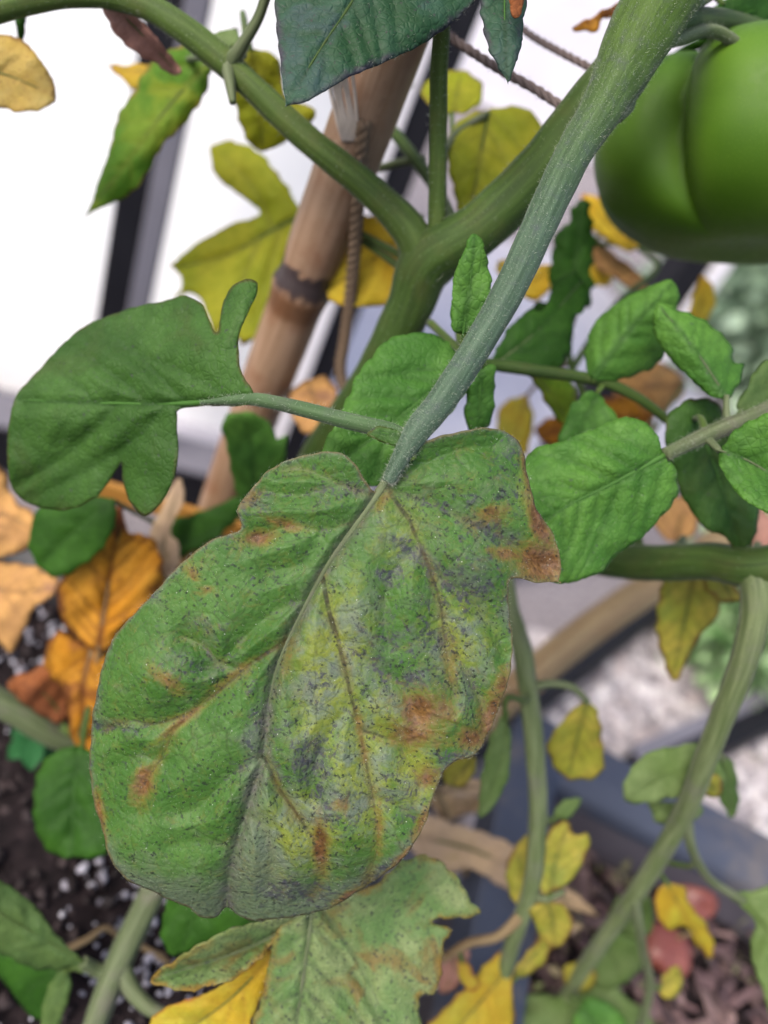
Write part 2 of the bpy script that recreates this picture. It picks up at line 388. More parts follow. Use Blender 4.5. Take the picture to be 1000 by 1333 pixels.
# ------------------------------------------------------------------ shrubs on the gravel
def bush(name, c, rad, h, n, cols, label, seed, lsz):
    g = np.random.default_rng(seed); r = empty(name, (c[0], c[1], 0)); tag(r, label, 'shrub')
    t = NT(name + '_leaf'); rn = t.attr('rnd'); cc = t.mix(rn, cols[0], cols[1]); m = t.done(cc, .45, None, .4, .3)
    cl = g.normal(0, 1, (16, 3)); cl /= np.linalg.norm(cl, axis=1)[:, None]; cl *= g.uniform(.3, .85, (16, 1))
    cl = np.array([c[0], c[1], h * .55]) + cl * [rad, rad, h * .5]
    k = g.integers(0, 16, n); p = cl[k] + g.normal(0, .18, (n, 3)) * [rad, rad, h]
    p[:, 2] = np.clip(p[:, 2], .004, None)
    d = p - np.array([c[0], c[1], h * .3]); d /= np.linalg.norm(d, axis=1)[:, None]; d += g.normal(0, .5, d.shape); d /= np.linalg.norm(d, axis=1)[:, None]
    s = np.cross(d, g.normal(0, 1, d.shape)); s /= np.linalg.norm(s, axis=1)[:, None]; u = np.cross(s, d)
    L = g.uniform(.7, 1.3, (n, 1)) * lsz
    V = np.stack([p, p + d * L * .5 + s * L * .3 + u * L * .06, p + d * L, p + d * L * .5 - s * L * .3 + u * L * .06], 1).reshape(-1, 3)
    i = np.arange(n)[:, None] * 4; Fa = np.concatenate([i + [[0, 1, 2]], i + [[0, 2, 3]]])
    o = mesh_obj('foliage', V, Fa, m, r, attrs={'rnd': np.repeat(g.random(n), 4)}); o['kind'] = 'stuff'
    for q in range(7):
        e = cl[q]; path = catmull([(c[0] + g.normal(0, .008), c[1] + g.normal(0, .008), -.01), (c[0] * .6 + e[0] * .4, c[1] * .6 + e[1] * .4, e[2] * .5), tuple(e)], 5)
        v, f, _, _ = tube_data(path, np.linspace(.004, .0012, len(path)), 6); mesh_obj('stem', v, f, M_bark_stem, r)
t = NT('shrub_stem'); M_bark_stem = t.done(t.mix(t.noise(t.coord(), 200), (.10, .07, .05, 1), (.2, .15, .11, 1)), .9)
q = G(925, 900, 0); bush('shrub', (q[0] + .05, q[1] + .10), .17, .22, 5200, ((.10, .22, .07, 1), (.42, .58, .30, 1)), 'low bright green leafy shrub on the gravel past the metal bars', 2, .024)
q = G(960, 560, 0); bush('shrub', (q[0] + .1, q[1] + .3), .42, .62, 6500, ((.24, .34, .22, 1), (.50, .62, .44, 1)), 'pale grey green shrub standing before the grey wall', 4, .05)

# ------------------------------------------------------------------ materials: plants
def stemmat(name, a, b, c, mot=.5, hairy=.18):
    t = NT(name); tc = t.attr('tc', 'Vector'); st = t.mapv(tc, (1, 1, .06))
    n = t.noise(st, 900, 4); n2 = t.noise(tc, 120, 4); n3 = t.noise(tc, 2500, 2)
    k = t.mix(t.ramp(n, .3, .7), a, b); k = t.mix(t.ramp(n2, .45, .75, 0, mot), k, c)
    return t.done(k, .62, t.bump(n3, .25, .0004, t.bump(n, .3, .0006)), .15, sheen=hairy * .3)
M_stem = stemmat('green_stem', col('#4a6030'), col('#627a42'), col('#7c7050'), .3)
M_stem_dark = stemmat('dark_green_stem', col('#3a5226'), col('#506a36'), col('#6a6444'), .3)
M_stem_blue = stemmat('blue_green_stem', col('#4d6a50'), col('#667f6a'), col('#5f5c70'), .5, .25)
M_rib = stemmat('leaf_rib_green', col('#42702f'), col('#548242'), col('#56784a'), .4, .1)
def front_stem_mat():
    t = NT('green_to_blue_stem'); tc = t.attr('tc', 'Vector'); st = t.mapv(tc, (1, 1, .06)); sx = t.n.new('ShaderNodeSeparateXYZ'); t.l.new(tc, sx.inputs[0])
    n = t.noise(st, 1100, 5, .65); n2 = t.noise(tc, 330, 5, .65); n3 = t.noise(tc, 2500, 2); v = t.math('ADD', sx.outputs[2], t.math('MULTIPLY', t.math('SUBTRACT', n2, .5), .012))
    up = t.mix(t.ramp(n, .3, .7), col('#465f26'), col('#5c7836')); lo = t.mix(t.ramp(n, .3, .7), col('#4a6850', .28), col('#68866e', .31))
    k = t.mix(t.ramp(v, .02, .085), up, lo); k = t.mix(t.ramp(n2, .48, .75, 0, .45), k, col('#54566a', .3)); k = t.mix(t.ramp(n3, .55, .75, 0, .35), k, col('#94a494', .4))
    return t.done(k, .6, t.bump(n3, .25, .0004, t.bump(n, .3, .0006)), .15, sheen=.05)
M_front = front_stem_mat()
M_stem_pale = stemmat('pale_green_stem', col('#5c7042', .36), col('#84946a', .38), col('#80807a', .36), .45)
M_stem_grey = stemmat('grey_green_stem', col('#56624c'), col('#7a8474'), col('#83788a'), .6)
M_stem_dry = stemmat('dry_stem', col('#8a6c5c'), col('#a88e80'), col('#6c5a58'), .5)
t = NT('plant_hair'); M_hair = t.done((.34, .37, .30, 1), .5, None, .3, .3)

def leafmat(name, c1, c2, vein, vk=.5, edge=None, ew=1.5, spots=0.0, spotc=None, tr=.25, blotch=None, bk=0.0, rough=.55, dark=.0, sheen=.1, bs=60, tcol=None):
    t = NT(name); o = t.coord(); ri = t.n.new('ShaderNodeObjectInfo').outputs['Random']
    off = t.n.new('ShaderNodeVectorMath'); off.operation = 'ADD'; t.l.new(o, off.inputs[0])
    cx = t.n.new('ShaderNodeCombineXYZ'); t.set(cx.inputs[0], ri); t.set(cx.inputs[1], ri); t.l.new(cx.outputs[0], off.inputs[1]); o = off.outputs[0]
    n1 = t.noise(o, bs, 4); n2 = t.noise(o, 420, 4); cell = t.voro(o, 620, 'DISTANCE_TO_EDGE')
    k = t.mix(t.ramp(n1, .35, .68), c1, c2)
    k = t.mix(t.ramp(n2, .3, .75, 0, .35), k, tuple(x * .62 for x in c1[:3]) + (1,))
    if blotch: k = t.mix(t.ramp(t.noise(o, bs * .8, 5, .6, dist=.6), .52, .68, 0, bk), k, blotch)
    v = t.attr('vein'); k = t.mix(t.math('MULTIPLY', v, vk, True), k, vein)
    k = t.mix(t.ramp(cell, .0, .09, .22 * vk, 0), k, vein)
    if edge:
        e = t.math('ADD', t.attr('edge'), t.math('MULTIPLY', t.math('SUBTRACT', t.noise(o, 190, 5, .65), .5), ew * 3.2))
        k = t.mix(t.math('MULTIPLY', t.ramp(e, 0, ew, .9, 0), t.ramp(t.noise(o, 75, 3), .38, .6, .15, 1)), k, edge)
    if spots:
        s = t.ramp(t.noise(o, 1100, 2, .5), .70 - .12 * spots, .78 - .1 * spots)
        k = t.mix(t.math('MULTIPLY', s, .85), k, spotc or (.03, .03, .035, 1))
    h = t.math('ADD', t.math('MULTIPLY', t.ramp(cell, 0, .22), .6), t.math('MULTIPLY', n2, .7))
    return t.done(k, t.ramp(n2, .3, .7, rough, rough + .15), t.bump(h, .35, .0006), .18, tr, tcol)
KY = .72                                    # yellow leaves reflect more
LM = {
 'green':   leafmat('fresh_green_leaf', col('#487f2e', .45), col('#68a040', .45), col('#33621f', .36), .85, tr=.25, spots=.15),
 'green2':  leafmat('mid_green_leaf', col('#3c6824', .40), col('#507f34', .40), col('#28501c'), .75, col('#5c5a34'), .7, .35, tr=.25, blotch=col('#54663c'), bk=.5),
 'deep':    leafmat('deep_green_leaf', col('#386c1e', .42), col('#4c8628', .42), col('#2c561c', .38), .6, tr=.4),
 'blue':    leafmat('blue_green_leaf', col('#2c5c34', .32), col('#446f58', .32), col('#1f4026'), .85, col('#4c4658', .35), 1.6, .5, col('#4a4858'), tr=.15, blotch=col('#4b626a', .36), bk=.75),
 'pale':    leafmat('pale_green_leaf', col('#7d9a62'), col('#98ad84'), col('#6c8458'), .5, tr=.3),
 'grey':    leafmat('grey_green_leaf', col('#5c7a4c'), col('#76905f'), col('#4c6644'), .5, tr=.2),
 'sick':    leafmat('sick_pale_leaf', col('#6f9656', .40), col('#98ac74', .40), col('#566a46', .34), .95, col('#a07c40'), 1.8, .95, col('#404644', .36), tr=.2, blotch=col('#8f7650'), bk=.85, bs=95),
 'yg':      leafmat('yellow_green_leaf', col('#8e9a1c', .74), col('#a6a828', .74), col('#6b6a24', KY), .7, col('#8f8034', KY), 1.0, .1, tr=.45),
 'gy':      leafmat('green_yellow_leaf', col('#4f7f1e', KY), col('#7a9a2c', KY), col('#6f7a28', KY), .6, col('#8a7434', KY), 1.2, .2, col('#5c3a22', KY), tr=.45, blotch=col('#8a9a2a', KY), bk=.7),
 'yellow':  leafmat('yellow_leaf', col('#b49a28', KY), col('#a8a838', KY), col('#8f6f28', KY), .6, col('#9a6030', KY), 1.0, .2, col('#7a4420', KY), tr=.35),
 'bright':  leafmat('bright_yellow_leaf', col('#e0bc30', .8), col('#d8c440', .8), col('#b08a28', .8), .5, col('#b87a30', .7), .8, .1, tr=.4),
 'yellowp': leafmat('spotted_yellow_leaf', col('#b39a4a', KY), col('#a8985a', KY), col('#8a6a3a', KY), .5, col('#6f4a34', KY), 1.8, .5, col('#6a4430', KY), tr=.3, blotch=col('#8c8a4c', KY), bk=.6),
 'orange':  leafmat('orange_leaf', col('#c98a1c', .56), col('#d29a34', .56), col('#6c3818', .42), 1.0, col('#6a381e', .4), 3.2, .45, col('#6a3418', .4), tr=.25, blotch=col('#98602c', .5), bk=.75, rough=.7, bs=85),
 'olive':   leafmat('muted_yellow_leaf', col('#929634', .68), col('#aca044', .68), col('#66682a', .42), .7, col('#8a6438', .45), 1.4, .3, col('#5c4022', .4), tr=.3, blotch=col('#84943a', .6), bk=.8, bs=110),
 'tan':     leafmat('tan_dry_leaf', col('#c89c60', .66), col('#b68c5c', .64), col('#7c5840', .42), .7, col('#6c4834', .42), 1.6, .35, col('#5a3a28', .4), tr=.2, blotch=col('#a07868', .46), bk=.75, rough=.8, bs=90),
 'straw':   leafmat('straw_dry_leaf', col('#b09a84', .62), col('#c0a888', .62), col('#84705f', .6), .6, tr=.15, rough=.85, blotch=col('#b8a070'), bk=.6),
 'pink':    leafmat('dusty_dry_leaf', col('#a4786c', .62), col('#b58c80', .62), col('#7c5a50', .6), .5, tr=.15, rough=.85, blotch=col('#b87a58'), bk=.5),
 'rust':    leafmat('rust_dry_leaf', col('#a05a3c'), col('#b87050'), col('#6c3a2c'), .7, tr=.1, rough=.85, blotch=col('#7a4636'), bk=.6),
}

def big_leaf_mat():
    t = NT('diseased_green_leaf'); o = t.coord(); st = t.attr('stain', 'Color'); sp = t.n.new('ShaderNodeSeparateColor'); t.l.new(st, sp.inputs[0])
    br, ye, pu = sp.outputs; v = t.attr('vein'); ed = t.attr('edge'); sub = lambda x, k: t.math('MULTIPLY', t.math('SUBTRACT', x, .5), k)
    n1 = t.noise(o, 70, 4); n2 = t.noise(o, 380, 5, .6); n3 = t.noise(o, 1500, 3, .6); nm = t.noise(o, 190, 6, .7, dist=.4); cell = t.voro(o, 520, 'DISTANCE_TO_EDGE')
    k = t.mix(t.ramp(n1, .32, .7), col('#46742f'), col('#5f8a4a'))
    k = t.mix(t.ramp(n2, .35, .75, 0, .5), k, col('#3a6a2e'))
    k = t.mix(t.ramp(nm, .5, .72, 0, .45), k, col('#7c9a66'))
    # yellowed, paler areas
    k = t.mix(t.ramp(t.math('ADD', ye, sub(n2, .7)), .2, .8, 0, .9), k, t.mix(t.ramp(nm, .4, .62), col('#93a040', .42), col('#8a9c84', .40)))
    # greyish bloom on the rolled lower end and the margins
    k = t.mix(t.ramp(t.math('ADD', t.attr('bloom'), sub(nm, .8)), .3, .9, 0, .7), k, t.mix(n3, col('#6f806c', .37), col('#8a9884', .37)))
    # soft grey-violet sooty film, then darker flecks inside it
    k = t.mix(t.ramp(t.math('ADD', t.math('MULTIPLY', pu, .8), sub(nm, 2.2)), .22, .85, 0, .5), k, t.mix(n3, col('#55595e', .37), col('#78807a', .37)))
    k = t.mix(t.ramp(t.math('ADD', t.math('MULTIPLY', pu, .55), sub(t.noise(o, 520, 7, .75, dist=.7), 2.8)), .30, .66, 0, .9), k, t.mix(n3, col('#34364a', .37), col('#5a5a68', .37)))
    # grey zone along the midrib
    k = t.mix(t.math('MULTIPLY', t.attr('midz'), t.ramp(nm, .3, .65, .25, .8), True), k, t.mix(n3, col('#605e5e', .37), col('#85827e', .37)))
    # veins: ochre halo, dark sunken line
    k = t.mix(t.math('MULTIPLY', t.ramp(t.attr('vhalo'), .1, 1), t.ramp(nm, .4, .65, .1, .75), True), k, col('#84782c'))
    k = t.mix(t.math('MULTIPLY', t.ramp(v, .25, .85), t.ramp(n2, .3, .62, .35, .95), True), k, t.mix(t.ramp(n1, .4, .6), col('#4a3a1e'), col('#2e2e2a')))
    k = t.mix(t.ramp(cell, 0, .10, .14, 0), k, col('#3d6632'))
    wv = t.n.new('ShaderNodeVectorMath'); wv.operation = 'MULTIPLY_ADD'; t.l.new(t.noise(o, 55, 2, o='Color'), wv.inputs[0]); wv.inputs[1].default_value = (.010, .010, .010); t.l.new(o, wv.inputs[2])
    net = t.voro(wv.outputs[0], 120, 'DISTANCE_TO_EDGE'); net2 = t.voro(wv.outputs[0], 290, 'DISTANCE_TO_EDGE')
    k = t.mix(t.math('MULTIPLY', t.ramp(net, .0, .03, .42, 0), t.ramp(nm, .38, .55, .2, 1)), k, col('#35422a'))
    k = t.mix(t.math('MULTIPLY', t.ramp(net2, .0, .05, .22, 0), t.ramp(n1, .4, .6, .2, 1)), k, col('#3a5a2c'))
    # rusty necrosis
    bf = t.math('ADD', br, sub(t.noise(o, 340, 8, .78, dist=.8), 1.6))
    rust = t.mix(t.ramp(nm, .38, .62), col('#6a4024', .32), t.mix(t.ramp(n2, .4, .6), col('#a67c46', .34), col('#94705a', .32)))
    rust = t.mix(t.ramp(n3, .45, .7, 0, .6), rust, col('#4a2c20'))
    k = t.mix(t.ramp(bf, -.02, .5, 0, .65), k, t.mix(n2, col('#958a34', .4), col('#7c6c3a', .36)))
    k = t.mix(t.ramp(bf, .24, .85, 0, .92), k, rust)
    # dark specks of uneven size, gathered in loose clusters
    cl = t.ramp(t.math('ADD', t.noise(o, 85, 4), t.math('MULTIPLY', pu, .15)), .36, .60)
    k = t.mix(t.math('MULTIPLY', t.ramp(t.noise(o, 1000, 4, .65), .56, .65), t.math('MULTIPLY', cl, .85)), k, col('#262c30'))
    k = t.mix(t.math('MULTIPLY', t.ramp(t.voro(o, 520), .09, .17, .8, 0), t.ramp(t.noise(o, 130, 2), .42, .52)), k, col('#20262a'))
    # sparse pale dust grains
    k = t.mix(t.math('MULTIPLY', t.ramp(t.voro(o, 640), .04, .08, .7, 0), t.ramp(t.noise(o, 210, 2), .5, .6)), k, (.45, .47, .42, 1))
    k = t.mix(t.ramp(t.math('ADD', ed, sub(n2, 1.4)), .0, .55, .75, 0), k, t.mix(n1, col('#6c5c46'), col('#8c7c62')))
    h = t.math('ADD', t.math('MULTIPLY', t.ramp(cell, 0, .3), .25), t.math('ADD', t.math('MULTIPLY', n2, .9), t.math('MULTIPLY', n3, .4)))
    h = t.math('ADD', h, t.math('ADD', t.math('MULTIPLY', t.ramp(net, 0, .14), .30), t.math('MULTIPLY', t.ramp(net2, 0, .16), .14)))
    return t.done(k, t.ramp(n2, .3, .7, .5, .7), t.bump(h, .5, .0006), .22, .12)
M_big = big_leaf_mat()

# ------------------------------------------------------------------ plant builders
def inside(poly, pts):
    x, y = pts[:, 0], pts[:, 1]; r = np.zeros(len(pts), bool); n = len(poly); j = n - 1
    for i in range(n):
        xi, yi = poly[i]; xj, yj = poly[j]
        if yi != yj:
            c = ((yi > y) != (yj > y)) & (x < (xj - xi) * (y - yi) / (yj - yi) + xi); r ^= c
        j = i
    return r
def dseg(pts, a, b):
    ab = b - a; L = (ab ** 2).sum() + 1e-9; t = np.clip(((pts - a) @ ab) / L, 0, 1)
    return np.sqrt((((a + t[:, None] * ab) - pts) ** 2).sum(1)), t
def dpoly(pts, pl, closed=False):
    best = np.full(len(pts), 1e9); par = np.zeros(len(pts)); side = np.zeros(len(pts))
    n = len(pl); L = np.concatenate([[0], np.cumsum(np.linalg.norm(np.diff(pl, axis=0), axis=1))]); tot = L[-1] + 1e-9
    for i in range(n if closed else n - 1):
        a, b = pl[i], pl[(i + 1) % n]; d, t = dseg(pts, a, b); m = d < best; best[m] = d[m]
        if not closed:
            par[m] = (L[i] + t[m] * (L[i + 1] - L[i])) / tot; e = b - a
            side[m] = np.sign(e[0] * (pts[m, 1] - a[1]) - e[1] * (pts[m, 0] - a[0]))
    return best, par, side

STEMS = []
def stem(name, pts, mat, parent, seg=14, n=10, ridge=.05, hairs=0, lump=.03, flat=1.0, reg=True, hl=.0011):
    p = np.array(pts, float); W = np.array([P(*q[:3]) for q in p]); path = catmull(W, n); rad = catmull(p[:, 3:4] * .001, n)[:, 0]
    V, f, tc, v = tube_data(path, rad, seg, ridge, lump, len(STEMS), flat)
    o = mesh_obj(name, V, f, mat, parent, W[0], attrs={'tc': tc})
    if reg: STEMS.append(path)
    if hairs:
        ctr = np.repeat(path, seg, 0); nr = V - ctr; nr /= np.linalg.norm(nr, axis=1)[:, None]
        g = np.random.default_rng(len(STEMS)); hv, hf = hair_data(V, nr, hairs, .0004, hl, .000022, g)
        pa = o if parent is None or parent.parent is None else parent
        h = mesh_obj('stem_hairs', hv, hf, M_hair, o, W[0], smooth=False); h['kind'] = 'stuff'
    return o

def leaf(name, outline, mid, z, mat, parent, sp=5.0, tx=0.0, fold=0.0, curl=.0012, bulge=.0007, und=.0012, veins=None, nv=5, serr=2.0,
         stalk=None, sr=1.0, smat=None, stain=None, droop=0.0, hairs=0, midr=None, zfun=None, vw=2.6, extra=None, big=False):
    seed = int(abs(mid[0][0] * 7 + mid[0][1] * 13)) % 9973; g = np.random.default_rng(seed)
    ol = catmull(outline, 10, True)
    # even resample + small irregular toothing
    q = np.vstack([ol, ol[:1]]); L = np.concatenate([[0], np.cumsum(np.linalg.norm(np.diff(q, axis=0), axis=1))])
    nb = max(24, int(L[-1] / (sp * .85))); s = np.linspace(0, L[-1], nb, endpoint=False)
    ol = np.stack([np.interp(s, L, q[:, 0]), np.interp(s, L, q[:, 1])], 1)
    if serr:
        tn = np.roll(ol, -1, 0) - np.roll(ol, 1, 0); tn /= np.linalg.norm(tn, axis=1)[:, None] + 1e-9; nn = np.stack([tn[:, 1], -tn[:, 0]], 1)
        saw = ((s / 26.0 + .25 * np.sin(s / 61.0)) % 1.0); k = (0 if big else .9 * serr) * (saw ** 1.5 - .35) + serr * (.35 * np.sin(s / 9 + g.random() * 6) + .35 * np.sin(s / 4.1 + g.random() * 6) + .6 * np.sin(s / 23 + g.random() * 6)); ol = ol + nn * k[:, None]
    mn, mx = ol.min(0), ol.max(0)
    X, Y = np.meshgrid(np.arange(mn[0], mx[0], sp), np.arange(mn[1], mx[1], sp * .87)); X = X + (np.arange(X.shape[0]) % 2)[:, None] * sp * .5
    pt = np.stack([X.ravel(), Y.ravel()], 1) + g.normal(0, sp * .06, (X.size, 2)); pt = pt[inside(ol, pt)]
    de, _, _ = dpoly(pt, ol, True); pt = pt[de > sp * .55]
    allp = np.vstack([ol, pt])
    r = delaunay_2d_cdt([Vector(p) for p in allp], [], [list(range(nb))], 1, 1e-5)
    xy = np.array([v[:] for v in r[0]]); tri = [tuple(f) for f in r[2]]
    md = catmull(mid, 8)
    size = math.sqrt(abs(np.sum(ol[:, 0] * np.roll(ol[:, 1], -1) - ol[:, 1] * np.roll(ol[:, 0], -1))) / 2)
    dm, tm, sm = dpoly(xy, md); de, _, _ = dpoly(xy, ol, True)
    rsc = 1.0 if big else min(1.0, max(.22, size * z[0] / F / .026)); bulge, und, curl = bulge * rsc * (1 if big else .8), und * rsc, curl * rsc
    if veins is None:
        veins = []
        T = np.gradient(md, axis=0); T /= np.linalg.norm(T, axis=1)[:, None] + 1e-9
        for i in range(nv):
            for sd_ in (-1, 1):
                k = int((.06 + .8 * (i + .35 * (sd_ > 0) + g.uniform(-.1, .1)) / nv) * (len(md) - 1)); k = min(max(k, 0), len(md) - 1)
                a = md[k]; th = T[k]; nrm = np.array([-th[1], th[0]]) * sd_
                pl = [a]; d = th * (.62 + g.normal(0, .16)) + nrm * .8; st = size * .055
                for _ in range(16):
                    d = d + th * (.045 + g.normal(0, .03)) + nrm * g.normal(0, .03); d /= np.linalg.norm(d); nx = pl[-1] + d * st
                    if not inside(ol, nx[None])[0]: break
                    pl.append(nx)
                if len(pl) > 2: veins.append((np.array(pl), .6))
    dv = np.full(len(xy), 1e9); vh = np.zeros(len(xy)); va = (.3 if big else 1.0) * np.exp(-(dm / (vw * 1.7 * (1.25 - tm))) ** 2)
    for pl, wt in veins:
        pl = np.asarray(pl, float); pl = catmull(pl, 6) if len(pl) < 9 else pl
        d, tv, _ = dpoly(xy, pl); dv = np.minimum(dv, d + 6 * tv); va = np.maximum(va, wt * (1.1 - .55 * tv) * np.exp(-(d / (vw * (1.15 - .5 * tv))) ** 2)); vh = np.maximum(vh, wt * np.exp(-(d / (vw * 2.6)) ** 2))
    dall = np.minimum(dm, dv); ws = size * .055
    zz = z[0] + (z[1] - z[0]) * tm + droop * tm * tm + tx * (dm * sm) / 100 + fold * (dm / size) * 2
    if zfun is not None: zz = zfun(xy, zz)
    u = xy / size; am = 1 + .45 * np.sin(u[:, 0] * 7 + 3 * np.sin(u[:, 1] * 4)) * np.sin(u[:, 1] * 9 + 2)
    zz = zz - bulge * am * (1 - np.exp(-(dall / ws) ** 1.5)) + (0 if big else 1) * .13 * bulge * np.sin(u[:, 0] * 31 + 2 * np.sin(u[:, 1] * 17)) * np.sin(u[:, 1] * 29 + 1.7 * np.sin(u[:, 0] * 19)) + .35 * bulge * np.exp(-(dm / (vw * 2)) ** 2)
    u = xy / size; ph = g.random(6) * 6.28
    zz = zz + und * (np.sin(u[:, 0] * 5.1 + ph[0] + 1.4 * np.sin(u[:, 1] * 3.3 + ph[1])) * .5 + np.sin(u[:, 1] * 6.3 + ph[2] + u[:, 0] * 2.2) * .4 + np.sin(u[:, 0] * 13 + u[:, 1] * 11 + ph[3]) * .18)
    zz = zz + curl * np.exp(-de / (size * .07)) * (1 + .7 * np.sin(u[:, 0] * 9 + ph[4]) * np.sin(u[:, 1] * 8 + ph[5]))
    W = Pn(xy, zz)
    at = {'vein': va, 'edge': de * zz / F * 1000}
    if stain: at['stain'] = stain(xy, g, dall, de)
    if extra: at.update(extra(xy, de)); at['vhalo'] = vh
    ib = int(np.argmin(np.linalg.norm(xy - md[0], axis=1))); base = W[ib]
    # winding: make faces look back at the camera
    a, b, c = W[tri[0][0]], W[tri[0][1]], W[tri[0][2]]
    if np.dot(np.cross(b - a, c - a), CAM - a) < 0: tri = [(i, k, j) for i, j, k in tri]
    o = mesh_obj(name, W, tri, mat, parent, base, attrs=at)
    so = o.modifiers.new('thickness', 'SOLIDIFY'); so.thickness = .00035; so.offset = -1
    # midrib: raised, tapering rib lying on the blade
    if midr is None: midr = max(.25, min(.8, size * z[0] / F * 1000 / 60))
    if midr > 0:
        from mathutils.kdtree import KDTree
        kd = KDTree(len(xy)); [kd.insert((p[0], p[1], 0), i) for i, p in enumerate(xy)]; kd.balance()
        mp = catmull(mid, 6); zi = np.array([np.mean([zz[i] for _, i, _ in kd.find_n((p[0], p[1], 0), 4)]) for p in mp])
        zi = np.convolve(np.pad(zi, 2, 'edge'), np.ones(5) / 5, 'valid')
        wp = Pn(mp, zi + midr * .001 * (.6 if big else .5)); rd = np.linspace(midr, midr * .22, len(mp)) * .001
        V, f, tc, _ = tube_data(wp, rd, 8, .05, .04, seed); mesh_obj('midrib', V, f, smat or (M_rib if mat in (LM['green'], LM['green2'], LM['deep'], LM['blue']) else M_stem), o, wp[0], attrs={'tc': tc})
    if stalk is not False:
        e = P(*stalk[-1]) if stalk else None
        if e is None:
            allS = np.vstack(STEMS); e = allS[np.argmin(np.linalg.norm(allS - base, axis=1))]
        if stalk and len(stalk) > 1: pth = [base] + [P(*s_) for s_ in stalk]
        else:
            tdir = Pn(md[:1], zz[ib:ib + 1])[0] - Pn(md[3:4], zz[ib:ib + 1])[0]; tdir /= np.linalg.norm(tdir) + 1e-9; Ld = np.linalg.norm(e - base)
            pth = [base - tdir * .001, base + tdir * min(.012, Ld * .3), base * .4 + e * .6 + np.array([0, 0, min(.006, Ld * .1)]), e]
        pth = catmull(pth, 8); V, f, tc, _ = tube_data(pth, np.linspace(sr * .7, sr * 1.1, len(pth)) * .001, 8, .05, .03, seed)
        mesh_obj('leaf_stalk', V, f, smat or M_stem, o, base, attrs={'tc': tc})
    if hairs:
        nr = np.zeros_like(W); ta = np.array(tri); fn = np.cross(W[ta[:, 1]] - W[ta[:, 0]], W[ta[:, 2]] - W[ta[:, 0]])
        for j in range(3): np.add.at(nr, ta[:, j], fn)
        nr /= np.linalg.norm(nr, axis=1)[:, None] + 1e-12
        # denser on the margin
        hv, hf = hair_data(W, nr, hairs, .0002, .0007, .000018, g)
        ei = np.where(de < sp)[0]; eo = W[ei] - W.mean(0); eo /= np.linalg.norm(eo, axis=1)[:, None]
        hv2, hf2 = hair_data(W[ei], eo, hairs // 3, .0002, .0006, .000018, g)
        h = mesh_obj('leaf_hairs', np.vstack([hv, hv2]), np.vstack([hf, hf2 + len(hv)]), M_hair, o, base, smooth=False); h['kind'] = 'stuff'
    return o

# ------------------------------------------------------------------ the tomato plant
BASE = G(262, 925, SOIL_A)
plant = empty('tomato_plant', BASE)
tag(plant, 'ailing tomato plant with a large blotched leaf, yellowing leaves and a big green tomato', 'tomato plant')
b0 = (262, 925, .345)
stem('main_stem', [(255, 945, .352, 8), b0 + (8,), (290, 860, .322, 7.6), (340, 740, .285, 7), (418, 595, .244, 6.4), (482, 500, .221, 6.0), (532, 402, .208, 6.2), (558, 340, .201, 7.3),
     (620, 300, .195, 6.6), (690, 235, .189, 6.3), (755, 160, .182, 6.6), (800, 105, .178, 6.6), (840, 45, .174, 6.0), (870, -5, .171, 5.0)], M_stem_dark, plant, 18, 12, .04, 5000, .02)
stem('side_branch', [(552, 338, .2, 5), (530, 295, .198, 4.6), (480, 245, .196, 3.8), (400, 180, .193, 3.4), (320, 105, .19, 3.2), (290, 78, .189, 3.4), (240, 38, .187, 3.2), (190, 8, .186, 3), (130, -8, .185, 3),
     (60, -4, .184, 3), (-20, 16, .183, 3)], M_stem, plant, 14, 10, .05, 2600)
stem('leaf_stalk', [(566, 322, .198, 2.9), (569, 290, .195, 2.4), (570, 200, .188, 2.2), (571, 100, .18, 2.1), (573, 20, .172, 2), (545, -50, .165, 1.9), (490, -75, .16, 1.6)], M_stem, plant, 12, 8, .08, 1600)
stem('leaf_stalk', [(300, 82, .188, 2), (318, 55, .184, 1.4), (338, 20, .18, 1.2), (352, -25, .176, 1.2)], M_stem_grey, plant, 10)
stem('twig', [(297, 84, .188, 1.9), (300, 110, .187, 1.3), (303, 134, .186, .8)], M_stem_grey, plant, 8)
rachis = stem('leaf_stalk', [(915, -75, .166, 7.4), (870, -10, .1665, 7.5), (836, 45, .1668, 7.3), (812, 90, .1665, 6.2), (795, 122, .1655, 5.0), (775, 158, .1645, 4.4), (745, 205, .163, 3.9), (700, 300, .158, 3.5), (660, 385, .155, 3.2), (610, 470, .153, 2.95), (570, 530, .151, 2.8), (545, 560, .15, 2.6), (520, 600, .1495, 1.7), (505, 628, .1495, 1.2)],
     M_front, plant, 20, 12, .05, 8000, .02, hl=.0008)
stem('leaf_stalk', [(537, 574, .151, 1.6), (505, 560, .1535, 1.75), (450, 547, .158, 1.7), (390, 531, .162, 1.6), (335, 520, .166, 1.45), (300, 521, .1675, 1.0), (262, 524, .170, .35)], M_stem_blue, plant, 12, 8, .08, 900)
stem('leaf_stalk', [(1070, 490, .187, 2.2), (1000, 533, .183, 2.1), (935, 560, .18, 2.1), (905, 573, .179, 1.8), (866, 592, .177, 1.7)], M_stem_grey, plant, 12, 8, .06, 700)
stem('leaf_stalk', [(596, 470, .2, 1.4), (650, 476, .205, 1.7), (705, 484, .205, 1.7), (780, 496, .206, 1.6), (830, 518, .208, 1.4), (870, 548, .21, 1.2)], M_stem_dark, plant, 10)
stem('lower_branch', [(330, 752, .289, 5.5), (430, 760, .28, 5.4), (560, 735, .262, 5.3), (700, 718, .245, 5.3), (830, 732, .226, 5.3), (920, 730, .211, 5.2), (985, 738, .201, 5.6), (1070, 718, .196, 5.2)], M_stem_dark, plant, 16, 10, .04, 900)
